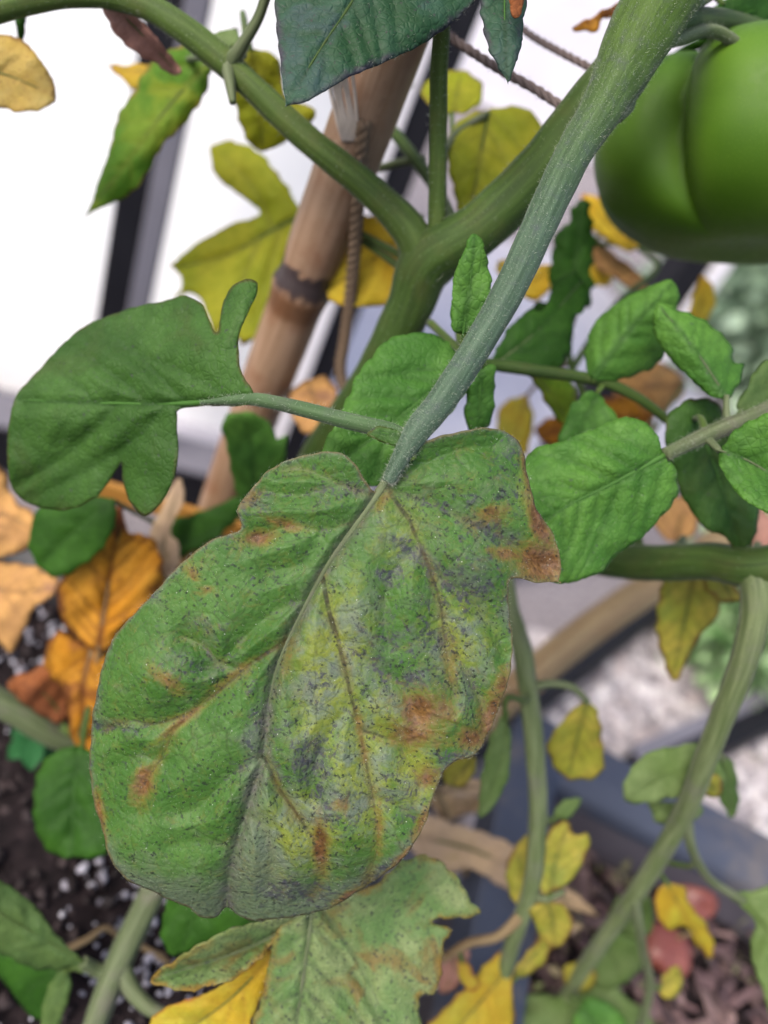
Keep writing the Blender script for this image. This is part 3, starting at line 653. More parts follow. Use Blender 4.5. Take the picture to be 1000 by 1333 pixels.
hang = stem('leaf_stalk', [(980, 738, .201, 4.4), (986, 790, .2, 3.9), (966, 870, .205, 3.5), (930, 960, .216, 3.2), (890, 1060, .234, 3.1), (830, 1160, .257, 2.9), (780, 1230, .28, 2.8), (735, 1300, .305, 2.6), (690, 1370, .325, 2.4)], M_stem_pale, plant, 14, 10, .06, 700)
stem('leaf_stalk', [(893, 1062, .233, 2), (901, 1105, .24, 1.5), (925, 1145, .247, 1.4), (968, 1172, .25, 1.3)], M_stem_grey, plant, 10)
stem('leaf_stalk', [(826, 1168, .257, 2), (836, 1230, .268, 1.6), (846, 1285, .278, 1.6), (832, 1345, .29, 1.4)], M_stem_grey, plant, 10)
stem('leaf_stalk', [(650, 722, .252, 3.6), (662, 790, .246, 3.3), (680, 850, .241, 3.2), (690, 920, .239, 3.1), (697, 990, .239, 3), (700, 1060, .241, 2.9), (693, 1150, .246, 2.8), (670, 1220, .255, 2.7), (650, 1290, .265, 2.6), (640, 1350, .275, 2.4)], M_stem_pale, plant, 14, 10, .06, 700)
stem('leaf_stalk', [(689, 896, .239, 1.6), (715, 890, .238, 1.3), (745, 895, .238, 1.2), (766, 915, .238, 1)], M_stem_grey, plant, 8)
stem('leaf_stalk', [(689, 900, .239, 1.8), (660, 908, .24, 1.5), (632, 925, .24, 1.4)], M_stem_dry, plant, 8)
stem('leaf_stalk', [(684, 1185, .25, 2), (650, 1218, .25, 1.6), (610, 1228, .251, 1.6), (575, 1250, .255, 1.4)], M_stem_dry, plant, 8)
stem('leaf_stalk', [(692, 1165, .247, 1.4), (712, 1170, .245, 1.2), (735, 1160, .244, .9)], M_stem_grey, plant, 8)
stem('leaf_stalk', [(300, 838, .312, 4.4), (290, 950, .275, 4.3), (240, 1080, .247, 4.1), (190, 1180, .235, 4), (150, 1265, .228, 3.9), (122, 1340, .222, 3.4)], M_stem_grey, plant, 14, 10, .08, 700)
stem('leaf_stalk', [(147, 1270, .228, 2.4), (125, 1262, .227, 2), (108, 1252, .224, 1.7)], M_stem_grey, plant, 10)
stem('leaf_stalk', [(158, 1252, .229, 2.8), (170, 1285, .226, 2.5), (195, 1312, .222, 2.1), (225, 1325, .218, 1.6)], M_stem_grey, plant, 10)
stem('leaf_stalk', [(-70, 880, .272, 5), (20, 925, .274, 4.9), (90, 962, .283, 4.8), (180, 965, .305, 4.8), (266, 905, .336, 4.8)], M_stem_grey, plant, 14, 8, .08)
stem('leaf_stalk', [(594, 305, .2, 2), (570, 250, .222, 1.9), (535, 200, .23, 1.9), (498, 155, .236, 1.7)], M_stem_dark, plant, 8)
stem('leaf_stalk', [(560, 232, .226, 1.5), (590, 178, .236, 1.3), (632, 150, .238, 1.2)], M_stem_grey, plant, 8)
stem('leaf_stalk', [(553, 208, .228, 1.4), (520, 212, .232, 1.3), (485, 222, .236, 1.2)], M_stem_grey, plant, 8)
stem('leaf_stalk', [(838, 732, .226, 1.6), (800, 600, .25, 1.4), (745, 480, .262, 1.3), (742, 430, .262, 1.1)], M_stem_dark, plant, 8)
stem('leaf_stalk', [(745, 480, .262, 1.3), (800, 400, .285, 1.3), (855, 350, .3, 1.2), (835, 325, .3, 1.1), (815, 318, .3, .9)], M_stem, plant, 8)

# -- the big blotched leaf in focus
big_ol = [(520, 603), (540, 583), (570, 569), (610, 560), (640, 558), (665, 566), (682, 589), (689, 625), (700, 665), (721, 698), (730, 730), (729, 757), (729, 758), (700, 758), (670, 752), (661, 766), (664, 800), (668, 835), (665, 870), (655, 905), (641, 945), (626, 975),
 (612, 985), (590, 992), (575, 1008), (565, 1035), (555, 1070), (535, 1105), (510, 1130), (475, 1155), (440, 1178), (400, 1190), (360, 1196), (330, 1199), (310, 1192), (296, 1182), (280, 1194), (262, 1193), (245, 1181), (225, 1173), (195, 1160), (165, 1145), (145, 1120),
 (135, 1085), (122, 1045), (117, 1005), (119, 960), (122, 920), (130, 880), (141, 845), (160, 815), (185, 788), (215, 755), (250, 722), (282, 700), (311, 690), (313, 678), (308, 664), (318, 648), (335, 630), (350, 612), (385, 595), (420, 588), (445, 591), (462, 605), (476, 628), (490, 639), (506, 622)]
big_mid = [(512, 615), (482, 658), (430, 730), (392, 800), (364, 860), (350, 920), (343, 985), (320, 1060), (305, 1112), (298, 1150), (296, 1180)]
big_veins = [([(508, 642), (532, 676), (547, 710), (559, 740), (570, 771), (575, 795), (578, 829), (583, 863), (592, 905)], .9),
 ([(420, 752), (428, 795), (440, 832), (448, 866), (459, 914), (469, 950), (477, 994), (486, 1039), (493, 1084), (490, 1112), (477, 1148)], 1.0),
 ([(469, 950), (495, 958), (518, 969), (534, 998), (546, 1017), (540, 1045)], .7), ([(343, 985), (362, 1025), (380, 1050), (400, 1080), (413, 1100), (422, 1135), (405, 1165)], .9),
 ([(376, 832), (345, 852), (318, 870), (290, 895), (263, 918), (226, 952), (209, 989), (188, 1020), (182, 1055)], .9), ([(250, 928), (202, 942), (168, 938), (137, 952)], .8),
 ([(404, 778), (360, 795), (318, 830), (290, 862), (270, 868)], .35), ([(318, 870), (290, 865), (262, 840), (240, 830)], .45), ([(470, 676), (420, 690), (380, 685), (335, 700)], .45), ([(490, 645), (440, 630), (400, 612), (360, 612)], .55),
 ([(440, 632), (390, 645), (345, 640)], .35), ([(508, 632), (550, 605), (600, 585), (640, 582)], .35), ([(512, 640), (560, 655), (610, 680), (660, 705), (705, 735)], .45), ([(559, 740), (600, 775), (640, 815), (655, 850)], .45),
 ([(578, 829), (605, 870), (628, 920), (630, 950)], .5), ([(440, 832), (475, 860), (520, 890), (540, 930)], .3), ([(459, 914), (430, 950), (410, 1000), (405, 1040)], .25), ([(486, 1039), (520, 1050), (545, 1075)], .45),
 ([(320, 1060), (345, 1080), (355, 1120), (350, 1150)], .4), ([(305, 1105), (260, 1095), (220, 1100)], .3), ([(343, 985), (300, 1010), (260, 1050), (230, 1060)], .25), ([(209, 989), (180, 985), (150, 1000)], .3), ([(364, 860), (385, 900), (395, 940)], .35), ([(547, 710), (515, 740), (500, 790), (505, 840)], .3), ([(420, 690), (400, 730), (350, 745)], .25)]
def blobs(xy, lst):
    o = np.zeros(len(xy))
    for cx_, cy_, rx, ry, a, s in lst:
        c_, s_ = math.cos(math.radians(a)), math.sin(math.radians(a)); dx, dy = xy[:, 0] - cx_, xy[:, 1] - cy_
        o = np.maximum(o, s * np.exp(-(((dx * c_ + dy * s_) / rx) ** 2 + ((-dx * s_ + dy * c_) / ry) ** 2)))
    return o
def big_stain(xy, g, dv, de):
    br = blobs(xy, [(706, 734, 34, 26, 20, 1.1), (702, 680, 12, 40, -18, .95), (686, 612, 7, 40, -5, .8), (664, 722, 26, 10, 10, .75), (548, 925, 30, 27, 0, .95), (540, 955, 36, 20, 0, .75), (575, 925, 26, 22, 0, .6), (640, 930, 16, 45, 20, .8), (618, 962, 24, 16, 0, .75), (655, 893, 12, 24, 10, .7),
        (556, 1012, 15, 16, 0, .75), (186, 1018, 13, 25, 20, .9), (417, 1102, 11, 32, 0, .95), (335, 700, 26, 11, -5, .8), (372, 683, 24, 8, 20, .65), (640, 668, 22, 12, -5, .75), (250, 745, 15, 9, 60, .65), (215, 883, 26, 10, 40, .6), (445, 1048, 14, 10, 0, .5), (130, 1065, 7, 34, -8, .8), (270, 768, 14, 6, 0, .5),
        (525, 1118, 36, 7, -45, .8), (548, 1075, 8, 30, 20, .7), (455, 1165, 22, 6, -30, .8), (325, 648, 20, 8, -40, .5), (235, 940, 40, 5, -38, .6), (493, 1075, 6, 40, 0, .5), (470, 960, 6, 50, -10, .45), (300, 880, 40, 5, -38, .45), (500, 650, 18, 8, -50, .45), (375, 860, 8, 40, 20, .35), (590, 865, 10, 30, 0, .4)])
    ye = blobs(xy, [(430, 870, 60, 150, 12, .85), (470, 1000, 70, 120, 0, .75), (600, 830, 70, 90, 0, .65), (390, 1080, 70, 70, 0, .8), (500, 930, 50, 60, 0, .7), (520, 700, 60, 80, 0, .55), (540, 1010, 40, 60, 0, .8), (690, 640, 30, 40, 0, .6), (350, 1130, 60, 40, 0, .6), (230, 945, 60, 10, -38, .7), (250, 1150, 80, 30, 10, .3)])
    pu = blobs(xy, [(540, 720, 50, 14, 30, .9), (512, 752, 26, 14, 0, .9), (545, 885, 36, 16, 0, .9), (560, 830, 60, 60, 0, .55), (500, 860, 60, 80, 0, .5), (640, 690, 40, 22, 20, .8), (660, 650, 30, 30, 0, .5), (400, 990, 50, 50, 0, .75), (440, 1050, 50, 40, 0, .75), (385, 1160, 60, 18, 0, .85), (330, 945, 18, 60, 10, .6),
        (610, 760, 70, 60, 0, .6), (600, 1000, 40, 30, 0, .7), (500, 1140, 40, 20, -30, .7), (660, 600, 40, 40, 0, .4), (270, 815, 26, 14, 30, .7), (330, 960, 30, 30, 0, .4), (250, 870, 60, 40, 0, .4), (150, 945, 40, 10, 0, .7), (415, 890, 30, 40, 0, .6), (590, 900, 60, 60, 0, .5), (525, 1030, 40, 50, 0, .5), (445, 640, 40, 20, 0, .45), (330, 650, 30, 20, 0, .6), (600, 650, 60, 20, 0, .4)])
    pu = np.clip(pu + .12 + .25 * np.exp(-(dv / 7) ** 2) + .45 * np.exp(-de / 7), 0, 1)
    return np.stack([br, ye, pu, np.ones(len(xy))], 1)
def big_z(xy, zz):
    y = xy[:, 1]; x = xy[:, 0]
    zz = zz + .016 * np.clip((y - 1080) / 115, 0, 1.2) ** 2           # lower end rolls under
    zz = zz + .006 * np.clip((215 - x) / 100, 0, 1) ** 2 + .006 * np.clip((x - 600) / 120, 0, 1) ** 1.6
    return zz
def big_extra(xy, de):
    return {'midz': np.exp(-(dpoly(xy, catmull(big_mid, 6))[0] / 11) ** 2), 'bloom': np.clip(np.clip((xy[:, 1] - 1060) / 110, 0, 1) * .75 + .7 * np.exp(-de / 12) + .75 * np.exp(-((xy[:, 0] - 335) / 30) ** 2) * np.clip((xy[:, 1] - 900) / 60, 0, 1), 0, 1)}
leaf('leaf', big_ol, big_mid, (.1505, .157), M_big, plant, sp=2.3, fold=.003, curl=.001, bulge=.0032, und=.0012, veins=big_veins, serr=1.2, stalk=False, stain=big_stain, zfun=big_z, hairs=4200, midr=1.15, smat=M_stem_grey, vw=3.4, extra=big_extra, big=True)

Lf = lambda k, ol, mid, z, **kw: leaf('leaf', ol, mid, z, LM[k], plant, **kw)
# left lobed leaflet, partner of the big leaf
Lf('green2', [(330, 512), (313, 482), (311, 440), (322, 410), (334, 385), (335, 368), (318, 364), (298, 378), (288, 405), (283, 432), (273, 418), (262, 395), (240, 385), (215, 392), (180, 398), (130, 415), (100, 432), (70, 460), (42, 490), (22, 513), (16, 530), (10, 570), (10, 605), (18, 640), (50, 660), (90, 663), (125, 648), (148, 618), (158, 602),
   (161, 630), (170, 655), (190, 672), (210, 655), (225, 625), (231, 590), (231, 545), (236, 532), (280, 528), (322, 526)], [(326, 518), (240, 525), (140, 525), (30, 521)], (.166, .188), sp=4, fold=.006, bulge=.0022, nv=4, stalk=False, midr=.8, und=.002, hairs=500, smat=M_rib, serr=.7)
# tiny curled leaflet at the joint of the three leaves
Lf('green2', [(478, 566), (492, 556), (512, 558), (528, 572), (538, 600), (530, 602), (518, 584), (500, 576)], [(536, 596), (518, 568), (484, 563)], (.1495, .1505), sp=2.5, stalk=[(533, 590, .1495)], midr=.3, curl=.0015, serr=1, hairs=150)
# small leaf at the rachis behind
Lf('green', [(612, 500), (602, 462), (570, 438), (530, 433), (500, 445), (472, 480), (455, 512), (438, 545), (420, 585), (440, 612), (480, 632), (500, 632), (520, 600), (560, 562), (592, 532)], [(598, 468), (560, 510), (505, 555), (440, 602)], (.182, .172), sp=4, bulge=.0012, stalk=[(600, 462, .188), (597, 425, .201)])
Lf('green', [(618, 303), (634, 330), (640, 370), (632, 410), (615, 432), (597, 436), (586, 420), (590, 370), (603, 330)], [(602, 440), (612, 370), (618, 305)], (.172, .166), sp=4, stalk=[(600, 455, .178), (560, 420, .203)])
Lf('green', [(612, 500), (640, 475), (645, 510), (640, 550), (620, 562), (606, 545)], [(625, 480), (625, 520), (622, 560)], (.18, .186), stalk=[(612, 468, .182), (598, 462, .19)], midr=.4)
# top leaves hanging into the frame
Lf('blue', [(350, -90), (356, -20), (360, 30), (365, 90), (372, 135), (373, 135), (400, 130), (440, 108), (480, 90), (520, 72), (560, 52), (597, 24), (618, 0), (640, -50), (600, -100), (480, -120)], [(490, -78), (462, -5), (420, 60), (374, 132)], (.16, .148), sp=4, bulge=.0016, nv=5, stalk=False, hairs=900, fold=.004, smat=M_stem_dark, midr=.5, serr=1.0)
Lf('blue', [(632, -60), (627, 20), (640, 75), (660, 105), (661, 105), (672, 80), (683, 30), (690, -50), (660, -80)], [(658, -70), (657, 20), (660, 103)], (.162, .156), sp=4, stalk=[(640, -95, .165), (560, -45, .166)])
Lf('rust', [(662, -40), (664, 5), (672, 22), (680, 10), (684, -40)], [(673, -50), (672, 20)], (.152, .152), stalk=[(660, -80, .16), (640, -95, .165)], midr=0)
# right group of fresh leaves
Lf('green', [(866, 591), (855, 565), (835, 547), (810, 545), (780, 555), (740, 570), (690, 590), (676, 640), (680, 700), (700, 742), (725, 760), (760, 755), (785, 745), (800, 725), (840, 695), (870, 665), (884, 640), (878, 610)], [(866, 592), (800, 628), (740, 658), (688, 695)], (.177, .176), sp=4, bulge=.0017, nv=6, stalk=False, midr=.8, fold=.004, hairs=600, smat=M_rib)
Lf('green', [(763, 482), (765, 440), (790, 405), (830, 378), (865, 365), (882, 375), (881, 405), (870, 450), (850, 480), (810, 492), (780, 496)], [(772, 494), (820, 430), (874, 371)], (.203, .196), sp=4.5, bulge=.0012, fold=.006, stalk=[(778, 497, .206), (780, 497, .206)])
Lf('green', [(856, 394), (880, 402), (920, 420), (950, 445), (958, 470), (970, 475), (960, 500), (945, 520), (910, 505), (870, 465), (852, 430)], [(945, 517), (905, 455), (858, 398)], (.184, .187), sp=4.5, bulge=.0012, fold=.005, stalk=[(946, 540, .182), (950, 553, .181)], smat=M_stem_grey)
Lf('green2', [(866, 548), (885, 528), (905, 519), (932, 521), (945, 545), (965, 575), (985, 620), (990, 670), (977, 712), (966, 730), (947, 702), (920, 690), (895, 660), (880, 620), (868, 585)], [(905, 545), (935, 620), (965, 727)], (.196, .202), sp=4.5, bulge=.0012, nv=6, stalk=[(912, 545, .188), (920, 566, .18)])
Lf('green', [(935, 600), (950, 570), (975, 548), (1005, 538), (1045, 560), (1045, 640), (1010, 668), (985, 660), (955, 635)], [(932, 585), (975, 600), (1040, 640)], (.176, .17), sp=5, stalk=[(925, 575, .178), (915, 569, .179)], fold=-.004, smat=M_stem_grey)
Lf('grey', [(970, 505), (990, 475), (1030, 460), (1060, 490), (1040, 520), (1000, 537), (975, 540), (960, 528)], [(960, 540), (990, 510), (1050, 470)], (.19, .195), stalk=[(955, 552, .181), (953, 553, .181)])
Lf('green', [(752, 520), (775, 509), (800, 540), (812, 560), (770, 578), (728, 578), (738, 545)], [(782, 505), (765, 540), (745, 578)], (.203, .206), stalk=[(786, 500, .206), (790, 500, .207)])
Lf('deep', [(735, 290), (755, 262), (770, 290), (775, 340), (770, 385), (760, 402), (745, 380), (722, 395), (713, 350)], [(742, 425), (748, 340), (755, 264)], (.255, .245), bulge=.0014, stalk=[(742, 432, .262), (743, 440, .262)], serr=5)
Lf('deep', [(640, 472), (665, 430), (690, 400), (705, 405), (720, 368), (755, 360), (762, 390), (748, 425), (738, 470), (700, 478)], [(640, 478), (700, 430), (758, 365)], (.212, .222), bulge=.0014, stalk=[(636, 477, .207), (633, 475, .204)], serr=4, smat=M_stem_pale)
Lf('deep', [(690, 410), (700, 395), (735, 400), (745, 430), (740, 465), (700, 470), (670, 465)], [(668, 475), (700, 445), (742, 405)], (.225, .235), stalk=[(660, 480, .21), (655, 477, .206)], serr=3)
# backlit leaves upper left
Lf('gy', [(275, 98), (250, 148), (215, 188), (182, 240), (150, 262), (112, 280), (111, 280), (125, 245), (145, 190), (152, 150), (172, 122), (185, 98), (205, 78), (232, 60), (262, 66)], [(275, 78), (215, 145), (155, 225), (114, 278)], (.22, .235), sp=4.5, bulge=.001, nv=6, fold=.004, stalk=[(285, 76, .189)])
Lf('yellow', [(138, 84), (139, 84), (160, 83), (192, 84), (200, 100), (185, 118), (165, 108)], [(200, 92), (170, 92), (140, 84)], (.25, .255), stalk=[(230, 80, .24), (275, 72, .189)])
Lf('pink', [(130, 0), (165, 10), (200, 45), (226, 74), (236, 90), (224, 98), (203, 82), (172, 65), (150, 45)], [(140, 0), (190, 50), (230, 94)], (.186, .205), stalk=[(132, -8, .185)], und=.0012, curl=.001)
Lf('yellowp', [(-50, 60), (0, 44), (30, 55), (58, 85), (75, 120), (65, 138), (30, 145), (0, 139), (-50, 125)], [(-60, 90), (0, 95), (72, 125)], (.2, .2), stalk=[(-80, 60, .19), (-20, 16, .183)], sp=4.5, bulge=.001)
Lf('deep', [(0, 2), (25, 0), (52, -4), (42, 18), (36, 20), (31, 50), (24, 52), (20, 20), (8, 14)], [(45, -6), (28, 18), (28, 50)], (.2, .21), stalk=[(60, -4, .184)], midr=0)
Lf('yg', [(345, 66), (362, 80), (374, 125), (405, 138), (412, 150), (395, 168), (350, 195), (322, 186), (308, 140), (305, 100), (318, 66)], [(325, 58), (335, 110), (342, 192)], (.215, .232), stalk=[(308, 84, .19)], sp=4.5, bulge=.001)
Lf('pale', [(270, 52), (290, 38), (310, 40), (307, 60), (282, 70)], [(305, 66), (290, 55), (272, 52)], (.196, .2), stalk=[(302, 80, .189)], midr=.3)
Lf('yg', [(388, 270), (370, 235), (345, 205), (315, 187), (286, 186), (273, 198), (280, 228), (305, 250), (330, 265), (338, 280), (300, 292), (265, 310), (225, 343), (224, 344), (238, 365), (228, 388), (250, 382), (264, 398), (275, 420), (283, 441), (291, 420), (305, 440), (332, 442), (350, 395), (372, 335), (395, 295)], [(395, 280), (355, 300), (300, 330), (235, 348)], (.262, .268), sp=4.5, bulge=.0014, stalk=[(440, 290, .245), (535, 340, .206)], veins=[([(355, 300), (335, 250), (290, 200)], .8), ([(340, 308), (318, 360), (285, 430)], .8), ([(300, 330), (270, 350), (250, 370)], .5), ([(365, 300), (350, 350), (330, 420)], .6)])
Lf('yellow', [(372, 320), (360, 360), (345, 420), (325, 445), (312, 442), (330, 390), (345, 345)], [(370, 322), (345, 380), (322, 440)], (.272, .275), stalk=[(440, 300, .25), (525, 350, .207)])
Lf('bright', [(425, 385), (438, 330), (455, 290), (490, 280), (520, 290), (535, 325), (528, 360), (505, 395), (470, 400)], [(530, 300), (490, 335), (430, 375)], (.226, .24), sp=4.5, bulge=.001, stalk=[(545, 330, .21)])
Lf('yg', [(600, 155), (640, 140), (680, 140), (703, 160), (700, 195), (680, 230), (640, 270), (615, 292), (596, 275), (586, 230), (583, 190)], [(636, 146), (624, 210), (611, 288)], (.238, .232), sp=4.5, bulge=.0011, stalk=[(632, 150, .238), (631, 150, .238)], smat=M_stem_dark)
Lf('yg', [(548, 115), (580, 95), (610, 95), (630, 112), (622, 138), (600, 148), (568, 142)], [(590, 175), (592, 140), (600, 98)], (.238, .25), stalk=[(590, 178, .236), (589, 180, .236)])
Lf('gy', [(505, 108), (525, 105), (540, 110), (525, 118), (508, 117)], [(497, 153), (510, 120), (538, 110)], (.24, .25), stalk=[(498, 155, .236), (500, 157, .236)], midr=0)
# yellow leaves behind the fruit
Lf('bright', [(757, 255), (785, 262), (810, 290), (832, 316), (820, 326), (790, 312), (765, 290)], [(825, 322), (795, 295), (760, 258)], (.298, .29), stalk=[(818, 320, .3), (816, 318, .3)])
Lf('tan', [(768, 308), (800, 328), (842, 366), (832, 380), (800, 362), (775, 348)], [(770, 312), (800, 342), (838, 374)], (.31, .305), stalk=[(790, 306, .305), (815, 318, .3)])
Lf('bright', [(768, 330), (790, 340), (800, 362), (785, 375), (765, 362)], [(768, 332), (790, 368)], (.315, .315), stalk=[(775, 318, .31), (815, 318, .3)])
Lf('bright', [(645, 345), (662, 338), (690, 350), (716, 345), (718, 372), (700, 392), (670, 380)], [(715, 350), (690, 365), (650, 345)], (.265, .27), stalk=[(742, 430, .262)])
Lf('bright', [(915, 357), (930, 380), (925, 410), (906, 420), (897, 402)], [(905, 424), (914, 390), (916, 360)], (.3, .3), stalk=[(885, 420, .3), (800, 400, .286)])
Lf('yellow', [(650, 532), (670, 519), (686, 514), (696, 545), (691, 575), (680, 594), (660, 580), (647, 555)], [(688, 515), (675, 550), (668, 585)], (.31, .305), stalk=[(705, 495, .3), (742, 470, .263)], smat=M_stem_dry)
Lf('orange', [(697, 560), (720, 543), (742, 550), (745, 572), (715, 580)], [(745, 555), (720, 562), (700, 565)], (.3, .31), stalk=[(760, 540, .29), (775, 545, .257)])
Lf('gy', [(690, 487), (735, 490), (752, 520), (745, 560), (725, 545), (705, 510)], [(692, 487), (720, 515), (742, 556)], (.215, .23), stalk=[(690, 483, .206)])
Lf('tan', [(800, 492), (850, 470), (890, 490), (885, 520), (840, 545), (805, 525)], [(890, 500), (845, 505), (805, 510)], (.33, .34), stalk=[(840, 580, .29), (815, 640, .243)], und=.004, curl=.003)
Lf('orange', [(770, 530), (800, 515), (845, 530), (850, 560), (810, 572), (775, 560)], [(848, 545), (810, 545), (775, 545)], (.335, .34), stalk=[(830, 600, .28), (810, 625, .246)], und=.004)
Lf('tan', [(850, 668), (885, 645), (908, 660), (905, 695), (870, 705)], [(880, 712), (885, 680), (900, 655)], (.3, .31), stalk=[(870, 728, .217)], und=.003)
Lf('pink', [(955, 675), (985, 660), (1010, 680), (1000, 715), (965, 712)], [(975, 725), (985, 690), (990, 665)], (.28, .29), stalk=[(965, 735, .205)], und=.003)
Lf('olive', [(868, 745), (900, 742), (931, 762), (934, 800), (912, 830), (891, 870), (875, 885), (862, 850), (853, 810), (858, 775)], [(905, 742), (890, 815), (876, 882)], (.236, .25), sp=4.5, stalk=[(912, 732, .212)])
Lf('olive', [(915, 745), (945, 752), (965, 775), (945, 785), (920, 772)], [(935, 740), (945, 765), (955, 778)], (.225, .23), stalk=[(935, 732, .21)])
# on the middle hanging stalk
Lf('olive', [(764, 911), (780, 935), (783, 1005), (752, 1016), (726, 1006), (714, 970), (736, 935)], [(765, 913), (752, 960), (740, 1010)], (.239, .25), sp=4.5, stalk=[(764, 912, .238), (762, 912, .238)])
Lf('pale', [(655, 930), (666, 960), (661, 1010), (642, 1050), (622, 1063), (627, 1010), (640, 960)], [(662, 925), (652, 990), (625, 1058)], (.222, .225), stalk=[(690, 905, .238)])
Lf('olive', [(575, 1003), (600, 985), (620, 988), (618, 1005), (604, 1022), (583, 1020)], [(630, 930), (612, 990), (590, 1018)], (.24, .243), stalk=[(632, 925, .24), (634, 924, .24)], smat=M_stem_dry)
Lf('straw', [(570, 1030), (600, 1012), (645, 1025), (630, 1035), (600, 1040)], [(560, 1040), (600, 1025), (642, 1027)], (.25, .255), stalk=[(540, 1000, .24), (632, 925, .24)], smat=M_stem_dry, und=.003)
Lf('olive', [(704, 1162), (700, 1110), (725, 1070), (743, 1072), (750, 1086), (767, 1086), (760, 1120), (732, 1156)], [(718, 1166), (722, 1125), (738, 1076)], (.243, .247), stalk=[(716, 1169, .245), (714, 1170, .245)])
Lf('olive', [(694, 1088), (670, 1100), (659, 1130), (665, 1165), (685, 1182), (700, 1150)], [(693, 1172), (680, 1135), (672, 1102)], (.25, .257), stalk=[(692, 1165, .247), (692, 1166, .247)])
Lf('olive', [(690, 1180), (730, 1174), (746, 1200), (737, 1225), (720, 1233), (700, 1212)], [(712, 1172), (720, 1200), (722, 1230)], (.246, .25), stalk=[(712, 1170, .245), (711, 1170, .245)])
Lf('yellow', [(668, 1228), (645, 1245), (600, 1290), (555, 1345), (600, 1375), (662, 1360), (668, 1290)], [(660, 1262), (620, 1310), (570, 1365)], (.26, .25), sp=4.5, stalk=[(664, 1245, .259)])
Lf('olive', [(668, 1275), (680, 1245), (705, 1220), (719, 1224), (711, 1250), (690, 1268)], [(664, 1280), (690, 1248), (715, 1225)], (.262, .26), stalk=[(656, 1275, .263)])
Lf('yellow', [(597, 1250), (612, 1258), (626, 1283), (615, 1292), (600, 1280)], [(600, 1238), (605, 1260), (618, 1288)], (.252, .25), stalk=[(598, 1235, .252)], midr=0)
Lf('pale', [(722, 1055), (735, 1040), (755, 1038), (752, 1052), (735, 1068)], [(722, 1066), (735, 1055), (754, 1040)], (.25, .252), stalk=[(702, 1072, .2415)], midr=.3)
Lf('pink', [(575, 1245), (605, 1235), (612, 1250), (595, 1285), (575, 1292), (570, 1270)], [(590, 1240), (590, 1265), (578, 1290)], (.256, .262), stalk=[(588, 1243, .254)], und=.002)
# on the right hanging stalk
Lf('pale', [(812, 1042), (830, 992), (870, 972), (920, 968), (940, 1000), (936, 1032), (880, 1040)], [(905, 1035), (870, 1010), (816, 1042)], (.232, .236), sp=4.5, stalk=[(898, 1040, .23)])
Lf('pale', [(950, 1165), (985, 1158), (1010, 1150), (1060, 1160), (1060, 1350), (1015, 1345), (992, 1290), (977, 1232), (986, 1202), (965, 1182)], [(968, 1172), (1005, 1225), (1040, 1340)], (.25, .235), sp=4.5, stalk=[(964, 1171, .25), (960, 1170, .25)], bulge=.001)
Lf('yellow', [(858, 1155), (890, 1153), (901, 1180), (925, 1215), (927, 1247), (906, 1231), (893, 1206), (870, 1212), (856, 1185)], [(868, 1150), (885, 1180), (920, 1242)], (.262, .275), stalk=[(905, 1118, .242)])
Lf('pale', [(655, 1318), (690, 1296), (738, 1292), (790, 1278), (812, 1296), (848, 1325), (842, 1380), (660, 1390)], [(742, 1292), (740, 1330), (720, 1385)], (.302, .29), stalk=[(742, 1290, .302)], sp=5, bulge=.001)
Lf('green', [(752, 1312), (772, 1298), (800, 1312), (815, 1340), (800, 1385), (745, 1385)], [(745, 1300), (775, 1335), (785, 1380)], (.29, .28), stalk=[(738, 1297, .304)], sp=5)
Lf('pale', [(760, 1240), (800, 1215), (840, 1230), (836, 1262), (800, 1285), (770, 1280)], [(785, 1228), (800, 1250), (810, 1280)], (.29, .3), stalk=[(782, 1228, .281)])
Lf('olive', [(865, 1265), (885, 1258), (888, 1285), (872, 1300), (860, 1290)], [(848, 1285), (868, 1280), (885, 1265)], (.278, .28), stalk=[(846, 1283, .278)], midr=0)
Lf('pale', [(835, 1010), (850, 1040), (905, 1046), (912, 1060), (880, 1075), (850, 1066)], [(888, 1058), (865, 1055), (840, 1030)], (.245, .255), stalk=[(892, 1060, .2335)])
Lf('olive', [(915, 1005), (938, 1012), (940, 1035), (925, 1040), (912, 1028)], [(908, 1012), (925, 1022), (936, 1034)], (.222, .23), stalk=[(912, 1005, .2245)])
Lf('grey', [(940, 985), (958, 1000), (962, 1045), (950, 1062), (936, 1030)], [(925, 975), (945, 1010), (952, 1058)], (.232, .245), stalk=[(924, 972, .2185)], smat=M_stem_grey)
Lf('pale', [(800, 1175), (830, 1160), (850, 1180), (848, 1215), (815, 1225), (795, 1205)], [(835, 1170), (825, 1195), (815, 1220)], (.285, .295), stalk=[(826, 1166, .2575)])
Lf('straw', [(700, 1180), (725, 1190), (760, 1205), (740, 1215), (712, 1205)], [(705, 1185), (730, 1198), (755, 1206)], (.262, .275), stalk=[(690, 1178, .249)], smat=M_stem_dry, und=.003)
Lf('olive', [(735, 1260), (760, 1255), (778, 1270), (765, 1292), (740, 1288)], [(775, 1250), (760, 1270), (745, 1288)], (.29, .298), stalk=[(770, 1246, .285)])
